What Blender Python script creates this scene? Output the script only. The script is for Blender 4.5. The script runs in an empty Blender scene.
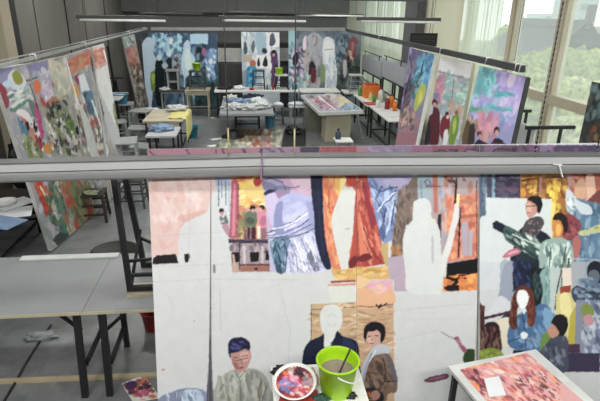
import bpy, bmesh, math, random
import numpy as np
from mathutils import Vector, Matrix
sc = bpy.context.scene
COL = sc.collection
random.seed(7)
# ------------------------------------------------------------------ camera
F = 500.0
pitch, yaw, roll, CH = math.radians(21.0), math.radians(6.2), math.radians(0.85), 2.9
fw = np.array([math.sin(yaw)*math.cos(pitch), math.cos(yaw)*math.cos(pitch), -math.sin(pitch)])
r0 = np.array([math.cos(yaw), -math.sin(yaw), 0.])
u0 = np.cross(r0, fw)
CR = r0*math.cos(roll)+u0*math.sin(roll)
CU = np.cross(CR, fw)
CC = np.array([0, 0, CH])
cam = bpy.data.objects.new('camera', bpy.data.cameras.new('camera'))
COL.objects.link(cam)
m = Matrix.Identity(4)
for i in range(3):
    m[i][0] = CR[i]; m[i][1] = CU[i]; m[i][2] = -fw[i]; m[i][3] = CC[i]
cam.matrix_world = m
cam.data.sensor_width = 36; cam.data.lens = 36*F/600
cam.data.clip_start = 0.05; cam.data.clip_end = 500
sc.camera = cam
# image pixel helpers: where a pixel's sight line meets a plane of the room
def ray(x, y): return fw+CR*((x-300)/F)+CU*(-(y-200.5)/F)
def atz(x, y, z=0.): d = ray(x, y); return Vector(CC+d*((z-CH)/d[2]))
def aty(x, y, Y): d = ray(x, y); return Vector(CC+d*(Y/d[1]))
def atx(x, y, X): d = ray(x, y); return Vector(CC+d*(X/d[0]))
def proj(p):
    v = np.asarray(p)-CC; z = v@fw
    return np.stack([300+F*(v@CR)/z, 200.5-F*(v@CU)/z], -1)
# ------------------------------------------------------------------ colours / materials
def lin(h):
    h = h.lstrip('#'); c = [int(h[i:i+2], 16)/255 for i in (0, 2, 4)]
    return [x/12.92 if x <= .04045 else ((x+.055)/1.055)**2.4 for x in c]
MATS = {}
def mat(name, col, rough=.6, metal=0., var=.12, scale=6., bump=0., spec=.5, coat=0.):
    if name in MATS: return MATS[name]
    mm = bpy.data.materials.new(name); mm.use_nodes = True
    nt = mm.node_tree; b = nt.nodes['Principled BSDF']
    c = lin(col)
    tc = nt.nodes.new('ShaderNodeTexCoord')
    nz = nt.nodes.new('ShaderNodeTexNoise'); nz.inputs['Scale'].default_value = scale
    nz.inputs['Detail'].default_value = 5
    nt.links.new(tc.outputs['Object'], nz.inputs['Vector'])
    cr = nt.nodes.new('ShaderNodeValToRGB')
    cr.color_ramp.elements[0].position = .3; cr.color_ramp.elements[1].position = .7
    cr.color_ramp.elements[0].color = [x*(1-var) for x in c]+[1]
    cr.color_ramp.elements[1].color = [min(1, x*(1+var)) for x in c]+[1]
    nt.links.new(nz.outputs['Fac'], cr.inputs['Fac'])
    nt.links.new(cr.outputs['Color'], b.inputs['Base Color'])
    b.inputs['Roughness'].default_value = rough; b.inputs['Metallic'].default_value = metal
    b.inputs['Specular IOR Level'].default_value = spec
    if coat: b.inputs['Coat Weight'].default_value = coat
    if bump:
        bp = nt.nodes.new('ShaderNodeBump'); bp.inputs['Strength'].default_value = bump
        nt.links.new(nz.outputs['Fac'], bp.inputs['Height']); nt.links.new(bp.outputs['Normal'], b.inputs['Normal'])
    MATS[name] = mm
    return mm
M = dict(
    black=('#191a1c', .5), dkwood=('#2c2420', .55), steel=('#a3a7a6', .4, .15), grey=('#8f9496', .6), pale=('#c3c6c4', .6),
    white=('#dddedb', .55), cream=('#b9b29b', .6), tabletop=('#b0b3b4', .5), wood=('#a08c6c', .6), blue=('#2f7fa6', .4),
    lime=('#9fcd18', .38), navy=('#20263a', .8), yellow=('#d6cf86', .8), cloth=('#c9ced0', .85), red=('#8e2b24', .5),
    orange=('#e07a32', .5), green=('#5d9a4c', .5), dkgrey=('#3f4243', .6), paper=('#d6dadc', .8), bluecloth=('#7b93b0', .85),
    skin=('#c09080', .6), water=('#8a7a78', .15), silver=('#c4c6c6', .3, .5), ply=('#b3a588', .6), mauve=('#8a6a8e', .6))
def mt(k):
    a = M[k]
    return mat(k, a[0], a[1], a[2] if len(a) > 2 else 0.)
# ------------------------------------------------------------------ mesh builder
class MB:
    def __init__(s): s.bm = bmesh.new()
    def box(s, a, b, bev=0.):
        a, b = Vector(a), Vector(b)
        g = bmesh.ops.create_cube(s.bm, size=1)['verts']
        c = (a+b)/2; d = b-a
        for v in g: v.co = Vector((v.co.x*abs(d.x), v.co.y*abs(d.y), v.co.z*abs(d.z)))+c
        if bev:
            es = list({e for v in g for e in v.link_edges})
            bmesh.ops.bevel(s.bm, geom=es, offset=bev, segments=2, affect='EDGES', profile=.6)
        return s
    def bar(s, p, q, w, h=None, up=(0, 0, 1)):
        p, q = Vector(p), Vector(q); h = h or w
        d = (q-p).normalized(); up = Vector(up)
        if abs(d.dot(up)) > .98: up = Vector((0, 1, 0))
        a = d.cross(up).normalized(); b = a.cross(d).normalized()
        vs = [s.bm.verts.new(e+a*(i*w/2)+b*(j*h/2)) for e in (p, q) for i, j in ((-1, -1), (1, -1), (1, 1), (-1, 1))]
        for f in ((3, 2, 1, 0), (4, 5, 6, 7), (0, 1, 5, 4), (1, 2, 6, 5), (2, 3, 7, 6), (3, 0, 4, 7)):
            s.bm.faces.new([vs[i] for i in f])
        return s
    def tube(s, pts, r, n=8):
        pts = [Vector(p) for p in pts]; rings = []
        for i, p in enumerate(pts):
            d = (pts[min(i+1, len(pts)-1)]-pts[max(i-1, 0)]).normalized()
            up = Vector((0, 0, 1)) if abs(d.z) < .95 else Vector((0, 1, 0))
            a = d.cross(up).normalized(); b = a.cross(d).normalized()
            rings.append([s.bm.verts.new(p+(a*math.cos(t)+b*math.sin(t))*r) for t in [2*math.pi*k/n for k in range(n)]])
        for A, B in zip(rings, rings[1:]):
            for k in range(n): s.bm.faces.new((A[k], A[(k+1) % n], B[(k+1) % n], B[k]))
        s.bm.faces.new(rings[0][::-1]); s.bm.faces.new(rings[-1])
        for f in s.bm.faces: f.smooth = len(f.verts) == 4
        return s
    def lathe(s, prof, c=(0, 0, 0), n=28, sx=1., sy=1.):
        c = Vector(c); rings = []
        for r, z in prof:
            if r < 1e-5: rings.append([s.bm.verts.new(c+Vector((0, 0, z)))])
            else: rings.append([s.bm.verts.new(c+Vector((sx*r*math.cos(t), sy*r*math.sin(t), z))) for t in [2*math.pi*k/n for k in range(n)]])
        for A, B in zip(rings, rings[1:]):
            for k in range(n):
                a = [A[k % len(A)], A[(k+1) % len(A)], B[(k+1) % len(B)], B[k % len(B)]]
                u = []
                for v in a:
                    if v not in u: u.append(v)
                if len(u) > 2:
                    f = s.bm.faces.new(u); f.smooth = True
        return s
    def prism(s, poly, z0, z1):
        lo = [s.bm.verts.new((x, y, z0)) for x, y in poly]; hi = [s.bm.verts.new((x, y, z1)) for x, y in poly]
        s.bm.faces.new(lo[::-1]); s.bm.faces.new(hi)
        for i in range(len(poly)):
            j = (i+1) % len(poly); s.bm.faces.new((lo[i], lo[j], hi[j], hi[i]))
        return s
    def slab(s, c4, th):      # c4: four corners of a plane, thickness along minus its normal
        c4 = [Vector(c) for c in c4]
        n = (c4[1]-c4[0]).cross(c4[3]-c4[0]).normalized()
        A = [s.bm.verts.new(c) for c in c4]; B = [s.bm.verts.new(c-n*th) for c in c4]
        s.bm.faces.new(A); s.bm.faces.new(B[::-1])
        for i in range(4):
            j = (i+1) % 4; s.bm.faces.new((A[j], A[i], B[i], B[j]))
        return s
    def blob(s, c, r, n=3, amp=.3, fr=2., seed=0):
        from mathutils import noise
        g = bmesh.ops.create_icosphere(s.bm, subdivisions=n, radius=1)['verts']
        o = Vector((seed*3.7, seed*1.3, seed*7.1))
        for v in g:
            d = v.co.normalized(); k = 1+amp*noise.fractal(d*fr+o, .8, 2., 4)
            v.co = Vector((d.x*r[0]*k, d.y*r[1]*k, d.z*r[2]*k))+Vector(c)
            for f in v.link_faces: f.smooth = True
        return s
    def build(s, name, material, parent=None):
        if name in ('stretcher', 'brace', 'foot_rail', 'top_bar', 'hanger', 'top_rail', 'rail', 'side', 'apron', 'support', 'top_frame', 'crossbar', 'post', 'leg'):
            left = set(s.bm.verts); isl = []
            while left:                                   # each bar becomes a part of its own
                st = [left.pop()]; g = [st[0]]
                while st:
                    for e in st.pop().link_edges:
                        for v in e.verts:
                            if v in left: left.discard(v); st.append(v); g.append(v)
                isl.append(g)
            if len(isl) > 1:
                out = None
                for g in isl:
                    m2 = MB(); mp = {v: m2.bm.verts.new(v.co) for v in g}
                    for f in {f for v in g for f in v.link_faces}: m2.bm.faces.new([mp[v] for v in f.verts]).smooth = f.smooth
                    out = m2.build(name, material, parent) or out
                s.bm.free(); return out
        bmesh.ops.recalc_face_normals(s.bm, faces=s.bm.faces)
        me = bpy.data.meshes.new(name); s.bm.to_mesh(me); s.bm.free()
        o = bpy.data.objects.new(name, me); COL.objects.link(o)
        me.materials.append(mt(material) if isinstance(material, str) else material)
        if parent is not None:
            o.parent = parent; o.location = -parent.location if not parent.parent else (0, 0, 0)
            if parent.type == 'EMPTY': o.matrix_parent_inverse = Matrix.Identity(4)
        return o
def thing(name, label, cat, loc=(0, 0, 0), group=None):
    o = bpy.data.objects.new(name, None); COL.objects.link(o)
    o.location = Vector(loc); o['label'] = label; o['category'] = cat
    o.empty_display_size = .1
    if group: o['group'] = group
    return o
def tag(o, label, cat, group=None, kind=None):
    o['label'] = label; o['category'] = cat
    if group: o['group'] = group
    if kind: o['kind'] = kind
    return o
def struct(o): o['kind'] = 'structure'; return o
# ------------------------------------------------------------------ the painter: fills a board's own colour layer
def smooth(pts, n=5):
    P = np.array(pts, float); N = len(P); out = []
    for i in range(N):
        a, b, c, d = P[(i-1) % N], P[i], P[(i+1) % N], P[(i+2) % N]
        for k in range(n):
            t = k/n
            out.append(.5*((2*b)+(c-a)*t+(2*a-5*b+4*c-d)*t*t+(3*b-a-3*c+d)*t**3))
    return np.array(out)
def inpoly(X, Y, P):
    r = np.zeros(X.shape, bool); j = len(P)-1
    for i in range(len(P)):
        xi, yi = P[i]; xj, yj = P[j]
        if yi != yj:
            r ^= ((yi > Y) != (yj > Y)) & (X < (xj-xi)*(Y-yi)/(yj-yi)+xi)
        j = i
    return r
def cover(X, Y, P):
    o = np.zeros(X.shape)
    for dx, dy in ((-.25, -.25), (.25, -.25), (.25, .25), (-.25, .25)): o += inpoly(X+dx, Y+dy, P)
    return o/4
def paint(X, Y, ops, base, seed=3):
    rng = np.random.RandomState(seed)
    C = np.empty(X.shape+(3,)); C[:] = lin(base)
    x0, x1, y0, y1 = X.min(), X.max(), Y.min(), Y.max()
    def lay(P, col, a=1.):
        P = np.asarray(P)
        if P[:, 0].max() < x0-1 or P[:, 0].min() > x1+1 or P[:, 1].max() < y0-1 or P[:, 1].min() > y1+1: return
        bb = (X > P[:, 0].min()-1) & (X < P[:, 0].max()+1) & (Y > P[:, 1].min()-1) & (Y < P[:, 1].max()+1)
        if not bb.any(): return
        k = (cover(X[bb], Y[bb], P)*a)[:, None]
        C[bb] = C[bb]*(1-k)+np.array(col)*k
    def ell(cx, cy, rx, ry, ang=0.):
        t = np.linspace(0, 2*math.pi, 18, endpoint=False); ca, sa = math.cos(ang), math.sin(ang)
        return np.stack([cx+rx*np.cos(t)*ca-ry*np.sin(t)*sa, cy+rx*np.cos(t)*sa+ry*np.sin(t)*ca], -1)
    for line in ops.strip().split('\n'):
        w = line.split('#')[0].strip() if line.strip().startswith('//') else line.strip()
        if not w or w.startswith('//'): continue
        t = w.split(); k = t[0]; a = 1.
        if k[0] == '~': a = .5; k = k[1:]
        if k in 'ps':
            v = [float(q) for q in t[2:]]; P = list(zip(v[::2], v[1::2]))
            lay(smooth(P) if k == 's' else P, lin(t[1]), a)
        elif k == 'e':
            v = [float(q) for q in t[2:]]; lay(ell(*v[:4], math.radians(v[4]) if len(v) > 4 else 0), lin(t[1]), a)
        elif k == 'l':
            wd = float(t[2])/2; v = [float(q) for q in t[3:]]; P = np.array(list(zip(v[::2], v[1::2])))
            for p, q in zip(P, P[1:]):
                d = q-p; L = np.hypot(*d)+1e-6; n = np.array([-d[1], d[0]])/L*wd
                lay([p+n, q+n, q-n, p-n], lin(t[1]), a)
        elif k == 'b':       # b cols n size stretch angle x y x y ... : loose dabs of paint inside a polygon
            cols = [lin(c) for c in t[1].split(',')]; n = int(int(t[2])*1.6); sz, stt, ang = map(float, t[3:6]); sz *= .78
            v = [float(q) for q in t[6:]]; P = np.array(list(zip(v[::2], v[1::2])))
            if P[:, 0].max() < x0 or P[:, 0].min() > x1: 
                continue
            lo, hi = P.min(0), P.max(0); c = 0; tries = 0
            while c < n and tries < n*20:
                tries += 1
                q = lo+(hi-lo)*rng.rand(2)
                if not inpoly(np.array([q[0]]), np.array([q[1]]), P)[0]: continue
                c += 1
                s_ = sz*(.5+rng.rand()); g = np.array(cols[rng.randint(len(cols))])*(.85+.3*rng.rand())
                lay(ell(q[0], q[1], s_*stt, s_, math.radians(ang)+(rng.rand()-.5)*.8), g, .72 if a == 1. else .28)
    return np.clip(C, 0, 1)
def art_material(name):
    mm = bpy.data.materials.new(name); mm.use_nodes = True; nt = mm.node_tree; b = nt.nodes['Principled BSDF']
    at = nt.nodes.new('ShaderNodeAttribute'); at.attribute_name = 'paint'
    tc = nt.nodes.new('ShaderNodeTexCoord'); nz = nt.nodes.new('ShaderNodeTexNoise')
    nz.inputs['Scale'].default_value = 14; nz.inputs['Detail'].default_value = 6
    nt.links.new(tc.outputs['Object'], nz.inputs['Vector'])
    mr = nt.nodes.new('ShaderNodeMapRange'); mr.inputs['From Min'].default_value = .3; mr.inputs['From Max'].default_value = .7
    mr.inputs['To Min'].default_value = .965; mr.inputs['To Max'].default_value = 1.025
    nt.links.new(nz.outputs['Fac'], mr.inputs['Value'])
    vm = nt.nodes.new('ShaderNodeVectorMath'); vm.operation = 'SCALE'
    nt.links.new(at.outputs['Color'], vm.inputs[0]); nt.links.new(mr.outputs['Result'], vm.inputs['Scale'])
    nt.links.new(vm.outputs['Vector'], b.inputs['Base Color'])
    b.inputs['Roughness'].default_value = .62; b.inputs['Specular IOR Level'].default_value = .3
    bp = nt.nodes.new('ShaderNodeBump'); bp.inputs['Strength'].default_value = .06
    nt.links.new(nz.outputs['Fac'], bp.inputs['Height']); nt.links.new(bp.outputs['Normal'], b.inputs['Normal'])
    return mm
WARP = ((.16, 1.1, .7, .3), (.1, 2.3, -1.7, 1.9), (.08, .6, 3.1, .8))
ART = art_material('painted_surface')
def board(name, label, cat, bl, br, tr, tl, ops, base='#c4c9cb', nu=80, nv=100, gain=1., edge='pale', group=None, th=.03, seed=3, parent=None):
    """a painted board: front = grid carrying the picture, back and edges plain"""
    bl, br, tr, tl = [np.array(v, float) for v in (bl, br, tr, tl)]
    u = np.linspace(0, 1, nu)[None, :, None]; v = np.linspace(0, 1, nv)[:, None, None]
    P = (bl*(1-u)+br*u)*(1-v)+(tl*(1-u)+tr*u)*v
    q = proj(P)                                     # projected through the camera: the drawing is laid out in image pixels
    X, Y = q[..., 0], q[..., 1]
    wx = sum(a*np.sin(X*f+Y*g+p_) for a, f, g, p_ in WARP); wy = sum(a*np.sin(Y*f-X*g+p_*2) for a, f, g, p_ in WARP)
    C = paint(X+wx, Y+wy, ops, base, seed)
    rn = np.random.RandomState(seed+9).normal(0, .02, C.shape[:2])          # fine tooth of the canvas
    g_ = C.mean(-1, keepdims=True); C = np.clip(g_+(C-g_)*SAT, 0, 1); C = C*(np.clip(g_, .01, 1)/.55)**CON
    C = np.clip(C*(1+rn)[..., None]*gain, 0, .9)
    n = np.cross(br-bl, tl-bl); n /= np.linalg.norm(n)
    if n @ (CC-(bl+tr)/2) < 0: n = -n
    B = P-n*th
    vs = np.concatenate([P.reshape(-1, 3), B.reshape(-1, 3)[[0, nu-1, nu*nv-1, nu*(nv-1)]]])
    idx = np.arange(nu*nv).reshape(nv, nu)
    fs = np.stack([idx[:-1, :-1], idx[:-1, 1:], idx[1:, 1:], idx[1:, :-1]], -1).reshape(-1, 4).tolist()
    nn = nu*nv; c = [0, nu-1, nu*nv-1, nu*(nv-1)]
    fs.append([nn+3, nn+2, nn+1, nn])
    rim = [list(idx[0, :]), list(idx[:, -1]), list(idx[-1, ::-1]), list(idx[::-1, 0])]
    for k in range(4): fs.append([nn+k, nn+(k+1) % 4]+rim[k][::-1])
    me = bpy.data.meshes.new(name); me.from_pydata(vs.tolist(), [], fs); me.update()
    ca = me.color_attributes.new('paint', 'FLOAT_COLOR', 'POINT')
    cc = np.ones((len(vs), 4)); cc[:nn, :3] = C.reshape(-1, 3); cc[nn:, :3] = lin('#b0aea6')
    ca.data.foreach_set('color', cc.ravel().astype(np.float32))
    me.materials.append(ART); me.materials.append(mt(edge))
    for k in range(5): me.polygons[len(fs)-1-k].material_index = 1
    o = bpy.data.objects.new(name, me); COL.objects.link(o)
    if label: tag(o, label, cat, group)
    if parent is not None:
        o.parent = parent; o.location = -parent.location
    return o
GF, GB, GL, GR, SAT, CON = 1.0, 1.25, 1.1, 1.4, .88, .3
# ------------------------------------------------------------------ world and daylight
w = bpy.data.worlds.new('overcast'); w.use_nodes = True; sc.world = w
bg = w.node_tree.nodes['Background']; bg.inputs['Color'].default_value = (.93, .96, .97, 1); bg.inputs['Strength'].default_value = 1.75
WX, WB, WL, CE = 4.2, 16.5, -3.6, 4.2
def node_mat(name, build, **k):
    mm = bpy.data.materials.new(name); mm.use_nodes = True
    nt = mm.node_tree; build(nt, nt.nodes['Principled BSDF']); return mm
# floor: worn grey terrazzo tiles, splashed with white
def f_floor(nt, b):
    N = nt.nodes.new; L = nt.links.new
    tc = N('ShaderNodeTexCoord')
    br = N('ShaderNodeTexBrick'); br.inputs['Scale'].default_value = 1.0; br.inputs['Mortar Size'].default_value = .004
    br.offset = 0; br.inputs['Brick Width'].default_value = .6; br.inputs['Row Height'].default_value = .6
    br.inputs['Color1'].default_value = lin('#7c7f80')+[1]; br.inputs['Color2'].default_value = lin('#76797a')+[1]; br.inputs['Mortar'].default_value = lin('#6a6d6c')+[1]
    L(tc.outputs['Object'], br.inputs['Vector'])
    n1 = N('ShaderNodeTexNoise'); n1.inputs['Scale'].default_value = .9; n1.inputs['Detail'].default_value = 9; n1.inputs['Roughness'].default_value = .7
    L(tc.outputs['Object'], n1.inputs['Vector'])
    r = N('ShaderNodeValToRGB'); r.color_ramp.elements[0].position = .55; r.color_ramp.elements[1].position = .72
    L(n1.outputs['Fac'], r.inputs['Fac'])
    mx = N('ShaderNodeMix'); mx.data_type = 'RGBA'; L(r.outputs['Color'], mx.inputs['Factor'])
    L(br.outputs['Color'], mx.inputs['A']); mx.inputs['B'].default_value = lin('#9da1a3')+[1]
    n2 = N('ShaderNodeTexNoise'); n2.inputs['Scale'].default_value = 5; n2.inputs['Detail'].default_value = 8
    L(tc.outputs['Object'], n2.inputs['Vector'])
    r2 = N('ShaderNodeValToRGB'); r2.color_ramp.elements[0].position = .28; r2.color_ramp.elements[0].color = (.76, .76, .76, 1); r2.color_ramp.elements[1].position = .5; r2.color_ramp.elements[1].color = (1, 1, 1, 1)
    L(n2.outputs['Fac'], r2.inputs['Fac'])
    m2 = N('ShaderNodeMix'); m2.data_type = 'RGBA'; m2.blend_type = 'MULTIPLY'; m2.inputs['Factor'].default_value = 1
    L(mx.outputs['Result'], m2.inputs['A']); L(r2.outputs['Color'], m2.inputs['B']); L(m2.outputs['Result'], b.inputs['Base Color'])
    b.inputs['Roughness'].default_value = .33
struct(MB().box((-3.9, -3.2, -.1), (4.5, 18.2, 0)).build('floor', node_mat('floor_tiles', f_floor)))
wallm = mat('wall_grey_brown', '#6d6b66', .8, var=.1, scale=1.5, spec=.1)
wallb = mat('wall_back_grey', '#6f716f', .8, var=.08, scale=1.2, spec=.1)
whitew = mat('wall_white', '#b6b5ac', .8, var=.05, scale=2)
beige = mat('wall_beige', '#aca48f', .8, var=.04, scale=2)
frame = mat('window_frame_beige', '#b9b09c', .5, var=.06, scale=4)
darkm = mat('dark_steel', '#2d2e30', .5, spec=.3)
struct(MB().box((-3.9, -3.2, CE), (4.5, 18.2, CE+.1)).build('ceiling', mat('ceiling_grey', '#8a8984', .9)))
struct(MB().box((WL-.2, -3.2, 0), (WL, WB, CE)).build('wall_left', wallm))
struct(MB().box((WL-.2, WB, 0), (3.2, WB+.2, CE)).build('wall_back', wallb))
struct(MB().box((3.2, 18.0, 0), (WX, 18.2, CE)).box((3.0, WB+.2, 0), (3.2, 18.2, CE)).build('wall_recess', whitew))
struct(MB().box((WL-.2, -3.2, 0), (WX+.2, -3.0, CE)).build('wall_front', whitew))
struct(MB().box((WL, WB-.3, 2.75), (3.2, WB, 3.25)).build('trim_1', wallb))
# panel joints on the left wall, thin conduits
for i, Y in enumerate((6.9, 8.4, 9.6, 11.2, 12.4, 14.2)):
    struct(MB().box((WL, Y, 0), (WL+.02, Y+.03, CE)).build('trim_%d' % (i+2), darkm if i % 2 else wallm))
# pillar beside the glazed opening on the left
pa, pb = atx(12, 20, WL+.3), atx(2, 20, WL+.3)
struct(MB().box((WL, min(pa.y, pb.y), 0), (WL+.3, max(pa.y, pb.y), CE), .01).build('trim_8', beige))
struct(MB().box((WL, max(pa.y, pb.y)+.0, 0), (WL+.26, max(pa.y, pb.y)+.28, CE)).build('trim_9', darkm))
# right wall: parapet, header, piers
struct(MB().box((WX, -3.2, 0), (WX+.25, 18.2, .5)).box((WX, -3.2, 3.75), (WX+.25, 18.2, CE))
       .box((WX, -3.2, .5), (WX+.25, -1.2, 3.75)).box((WX, 11.7, .5), (WX+.25, 12.7, 3.75)).build('wall_right', whitew))
struct(MB().box((WX-.3, 11.85, 0), (WX-.002, 12.75, CE), .01).build('trim_10', mat('column_grey', '#5f6062', .6)))
# daylight glass: its milky share stands in for the haze outside
def f_glass(nt, b):
    nt.nodes.remove(b); out = nt.nodes['Material Output']; N = nt.nodes.new; L = nt.links.new
    t = N('ShaderNodeBsdfTransparent'); t.inputs['Color'].default_value = (.97, 1, .98, 1)
    d = N('ShaderNodeBsdfTranslucent'); d.inputs['Color'].default_value = (.9, .93, .9, 1)
    g = N('ShaderNodeBsdfGlossy'); g.inputs['Roughness'].default_value = .03
    m1 = N('ShaderNodeMixShader'); m1.inputs['Fac'].default_value = .2; L(t.outputs[0], m1.inputs[1]); L(d.outputs[0], m1.inputs[2])
    m2 = N('ShaderNodeMixShader'); m2.inputs['Fac'].default_value = .04; L(m1.outputs[0], m2.inputs[1]); L(g.outputs[0], m2.inputs[2])
    L(m2.outputs[0], out.inputs['Surface'])
glass = node_mat('haze_glass', f_glass)
def f_sheer(nt, b):
    nt.nodes.remove(b); out = nt.nodes['Material Output']; N = nt.nodes.new; L = nt.links.new
    t = N('ShaderNodeBsdfTransparent'); d = N('ShaderNodeBsdfTranslucent'); d.inputs['Color'].default_value = (.8, .9, .78, 1)
    f = N('ShaderNodeBsdfDiffuse'); f.inputs['Color'].default_value = (.7, .7, .62, 1)
    m1 = N('ShaderNodeMixShader'); m1.inputs['Fac'].default_value = .45; L(d.outputs[0], m1.inputs[1]); L(f.outputs[0], m1.inputs[2])
    m2 = N('ShaderNodeMixShader'); m2.inputs['Fac'].default_value = .6; L(t.outputs[0], m2.inputs[1]); L(m1.outputs[0], m2.inputs[2])
    L(m2.outputs[0], out.inputs['Surface'])
sheer = node_mat('sheer_curtain', f_sheer)
def f_blind(nt, b):
    nt.nodes.remove(b); out = nt.nodes['Material Output']; N = nt.nodes.new; L = nt.links.new
    d = N('ShaderNodeBsdfTranslucent'); d.inputs['Color'].default_value = (.58, .53, .42, 1)
    f = N('ShaderNodeBsdfDiffuse'); f.inputs['Color'].default_value = (.6, .56, .47, 1)
    m1 = N('ShaderNodeMixShader'); m1.inputs['Fac'].default_value = .35; L(d.outputs[0], m1.inputs[1]); L(f.outputs[0], m1.inputs[2])
    L(m1.outputs[0], out.inputs['Surface'])
blind = node_mat('beige_blind', f_blind)
mull = [-1.2, .2, 1.5, 2.75, 4.05, 5.35, 6.65, 7.95, 9.6, 11.7, None, 12.7, 14.0, 15.3, 16.6, 18.0]
k = 0
for a, b_ in zip(mull, mull[1:]):
    if a is None or b_ is None: continue
    k += 1
    mb = MB().box((WX-.02, a, .5), (WX+.14, a+.11, 3.75), .008).box((WX, b_-.04, .5), (WX+.12, b_, 3.75))
    mb.box((WX, a, .5), (WX+.14, b_, .6)).box((WX, a, 3.65), (WX+.14, b_, 3.75)).box((WX-.01, a, 1.70), (WX+.12, b_, 1.83))
    fr = struct(mb.build('window_%d' % k, frame))
    gl = MB().box((WX+.06, a+.11, .6), (WX+.068, b_-.04, 3.65)).build('glass', glass, fr)
def drape(name, y0, y1, x, z0, z1, m_, lab, amp=.03, waves=12):
    bm = bmesh.new(); n = 90; R_ = []
    for i in range(n+1):
        t = i/n; dx = amp*math.sin(t*waves*2*math.pi)+amp*.4*math.sin(t*waves*4.7)
        R_.append((bm.verts.new((x+dx, y0+(y1-y0)*t, z0)), bm.verts.new((x+dx*.7, y0+(y1-y0)*t, z1))))
    for A, B in zip(R_, R_[1:]): bm.faces.new((A[0], B[0], B[1], A[1])).smooth = True
    mb = MB(); mb.bm.free(); mb.bm = bm
    return tag(mb.build(name, m_), lab, 'curtain')
drape('curtain', 8.15, 9.65, WX-.12, .35, 3.7, sheer, 'pale green sheer curtain between the beige blind and the clear window')
drape('window_blind', 9.72, 11.8, WX-.1, .3, 3.7, blind, 'wide plain beige blind beside the grey column', .008, 3)
drape('curtain', 12.85, 14.3, WX-.14, .3, 3.7, sheer, 'sheer curtain just past the grey column with a green pane behind', .03, 9)
drape('curtain', 14.45, 17.6, WX-.14, .3, 3.7, sheer, 'long folded white curtain in the far right corner', .06, 11)
# ------------------------------------------------------------------ outside
leafm = [mat('foliage_%d' % i, c, .9, var=.75, scale=4.5, bump=1., spec=.1) for i, c in enumerate(('#7d8850', '#8c955c', '#6b7846', '#989c6c'))]
struct(MB().box((15, -60, -9.1), (260, 220, -9)).build('ground', mat('ground_green', '#6f7f5c', .9, scale=.1)))
def tree(x, y, top, r, i, lab):
    t = thing('tree', lab, 'tree', (x, y, -9), 'trees outside the windows' )
    mb = MB()
    for k_ in range(9):
        a = random.random()*6.28; q = r*(.25+.55*random.random())
        mb.blob((x+q*math.cos(a), y+q*math.sin(a), top-r*(.45+.9*random.random())), (r*.5,)*3, 3, .35, 2.6, i*11+k_)
    mb.blob((x, y, top-r*.9), (r*.75, r*.75, r*.85), 4, .3, 4, i)
    mb.build('crown', leafm[i % 4], t)
    MB().tube([(x, y, -9), (x+.2, y, top-r*1.2)], .3).build('trunk', 'wood', t)
for i, (px, py, D, r) in enumerate([(530, 54, 26, 3.2), (545, 70, 20, 2.6), (562, 62, 24, 3), (580, 78, 19, 2.6), (598, 62, 24, 3), (522, 88, 18, 2.4), (556, 96, 16, 2.2),
        (588, 104, 15, 2.2), (527, 27, 70, 6), (538, 22, 90, 7), (618, 70, 22, 3), (500, 60, 26, 3), (570, 50, 34, 3.4), (596, 50, 36, 3.2)]):
    p = aty(px, py, D)
    tree(p.x+r*0, p.y, p.z, r, i, 'green leafy tree outside the tall right windows below the grey roof')
# old hall with a swept tiled roof, and tower blocks in the haze
def hall():
    a, b_ = aty(522, 26, 62), aty(588, 27, 50)
    t = thing('hall', 'grey-roofed old hall with upturned eaves seen through the windows', 'building', (a.x, a.y, -9))
    d = (b_-a); d.z = 0; d.normalize(); n = Vector((-d.y, d.x, 0)); n = n if n.x < 0 else -n
    bm = bmesh.new(); prof = []
    for s_ in range(13):
        u = -1+s_/6; prof.append((u*7, -(abs(u)**.7)*4.4+.5*(abs(u)**4)))
    L_ = (b_-a).length; R_ = []
    zt = (a.z+b_.z)/2
    for i in range(9):
        tt = i/8; lift = .9*abs(2*tt-1)**3
        R_.append([bm.verts.new(Vector((a.x, a.y, 0))+d*(L_*tt)+n*u+Vector((0, 0, zt+z+lift))) for u, z in prof])
    for A, B in zip(R_, R_[1:]):
        for q in range(12): bm.faces.new((A[q], B[q], B[q+1], A[q+1]))
    bmesh.ops.solidify(bm, geom=bm.faces[:], thickness=.3)
    mb = MB(); mb.bm.free(); mb.bm = bm; mb.build('roof', mat('roof_tile', '#6a6d70', .8, var=.2), t)
    mb = MB(); e = Vector((b_.x, b_.y, 0))
    mb.bar(Vector((a.x, a.y, zt+.4)), Vector((b_.x, b_.y, zt+.4)), .5, .8); mb.build('ridge', mat('roof_ridge', '#4c4e50', .8), t)
    mb = MB().bar(Vector((b_.x, b_.y, zt+.6)), Vector((b_.x, b_.y, zt+2.2)), .7, .5); mb.build('finial', mat('roof_ridge', '#4c4e50', .8), t)
    c = [Vector((a.x, a.y, 0))+d*.8+n*4.6, e-d*.8+n*4.6, e-d*.8-n*4.6, Vector((a.x, a.y, 0))+d*.8-n*4.6]
    MB().prism([(v.x, v.y) for v in c], -9, zt-3.2).build('wall', mat('hall_wall', '#8d7468', .8), t)
hall()
def block(px0, px1, py, D, c, lab, rows=14):
    a, b_ = aty(px0, py, D), aty(px1, py, D)
    t = thing('tower_block', lab, 'building', (a.x, D, -9))
    MB().box((a.x, D, -9), (b_.x, D+10, max(a.z, b_.z))).build('wall', c, t)
    mb = MB(); zt = max(a.z, b_.z); W_ = b_.x-a.x
    for r_ in range(rows): mb.box((a.x+W_*.08, D-.15, zt-2-r_*3), (b_.x-W_*.08, D+.1, zt-.8-r_*3))
    mb.build('window_bands', mat('far_glass', '#8f989c', .4), t)
block(587, 606, -30, 110, mat('tower_c', '#b4babd', .8), 'hazy pale high-rise at the top right of the view')
block(574, 615, 27, 80, mat('slab_c', '#a9a79d', .8), 'low pale apartment block beyond the swept roof')
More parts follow.
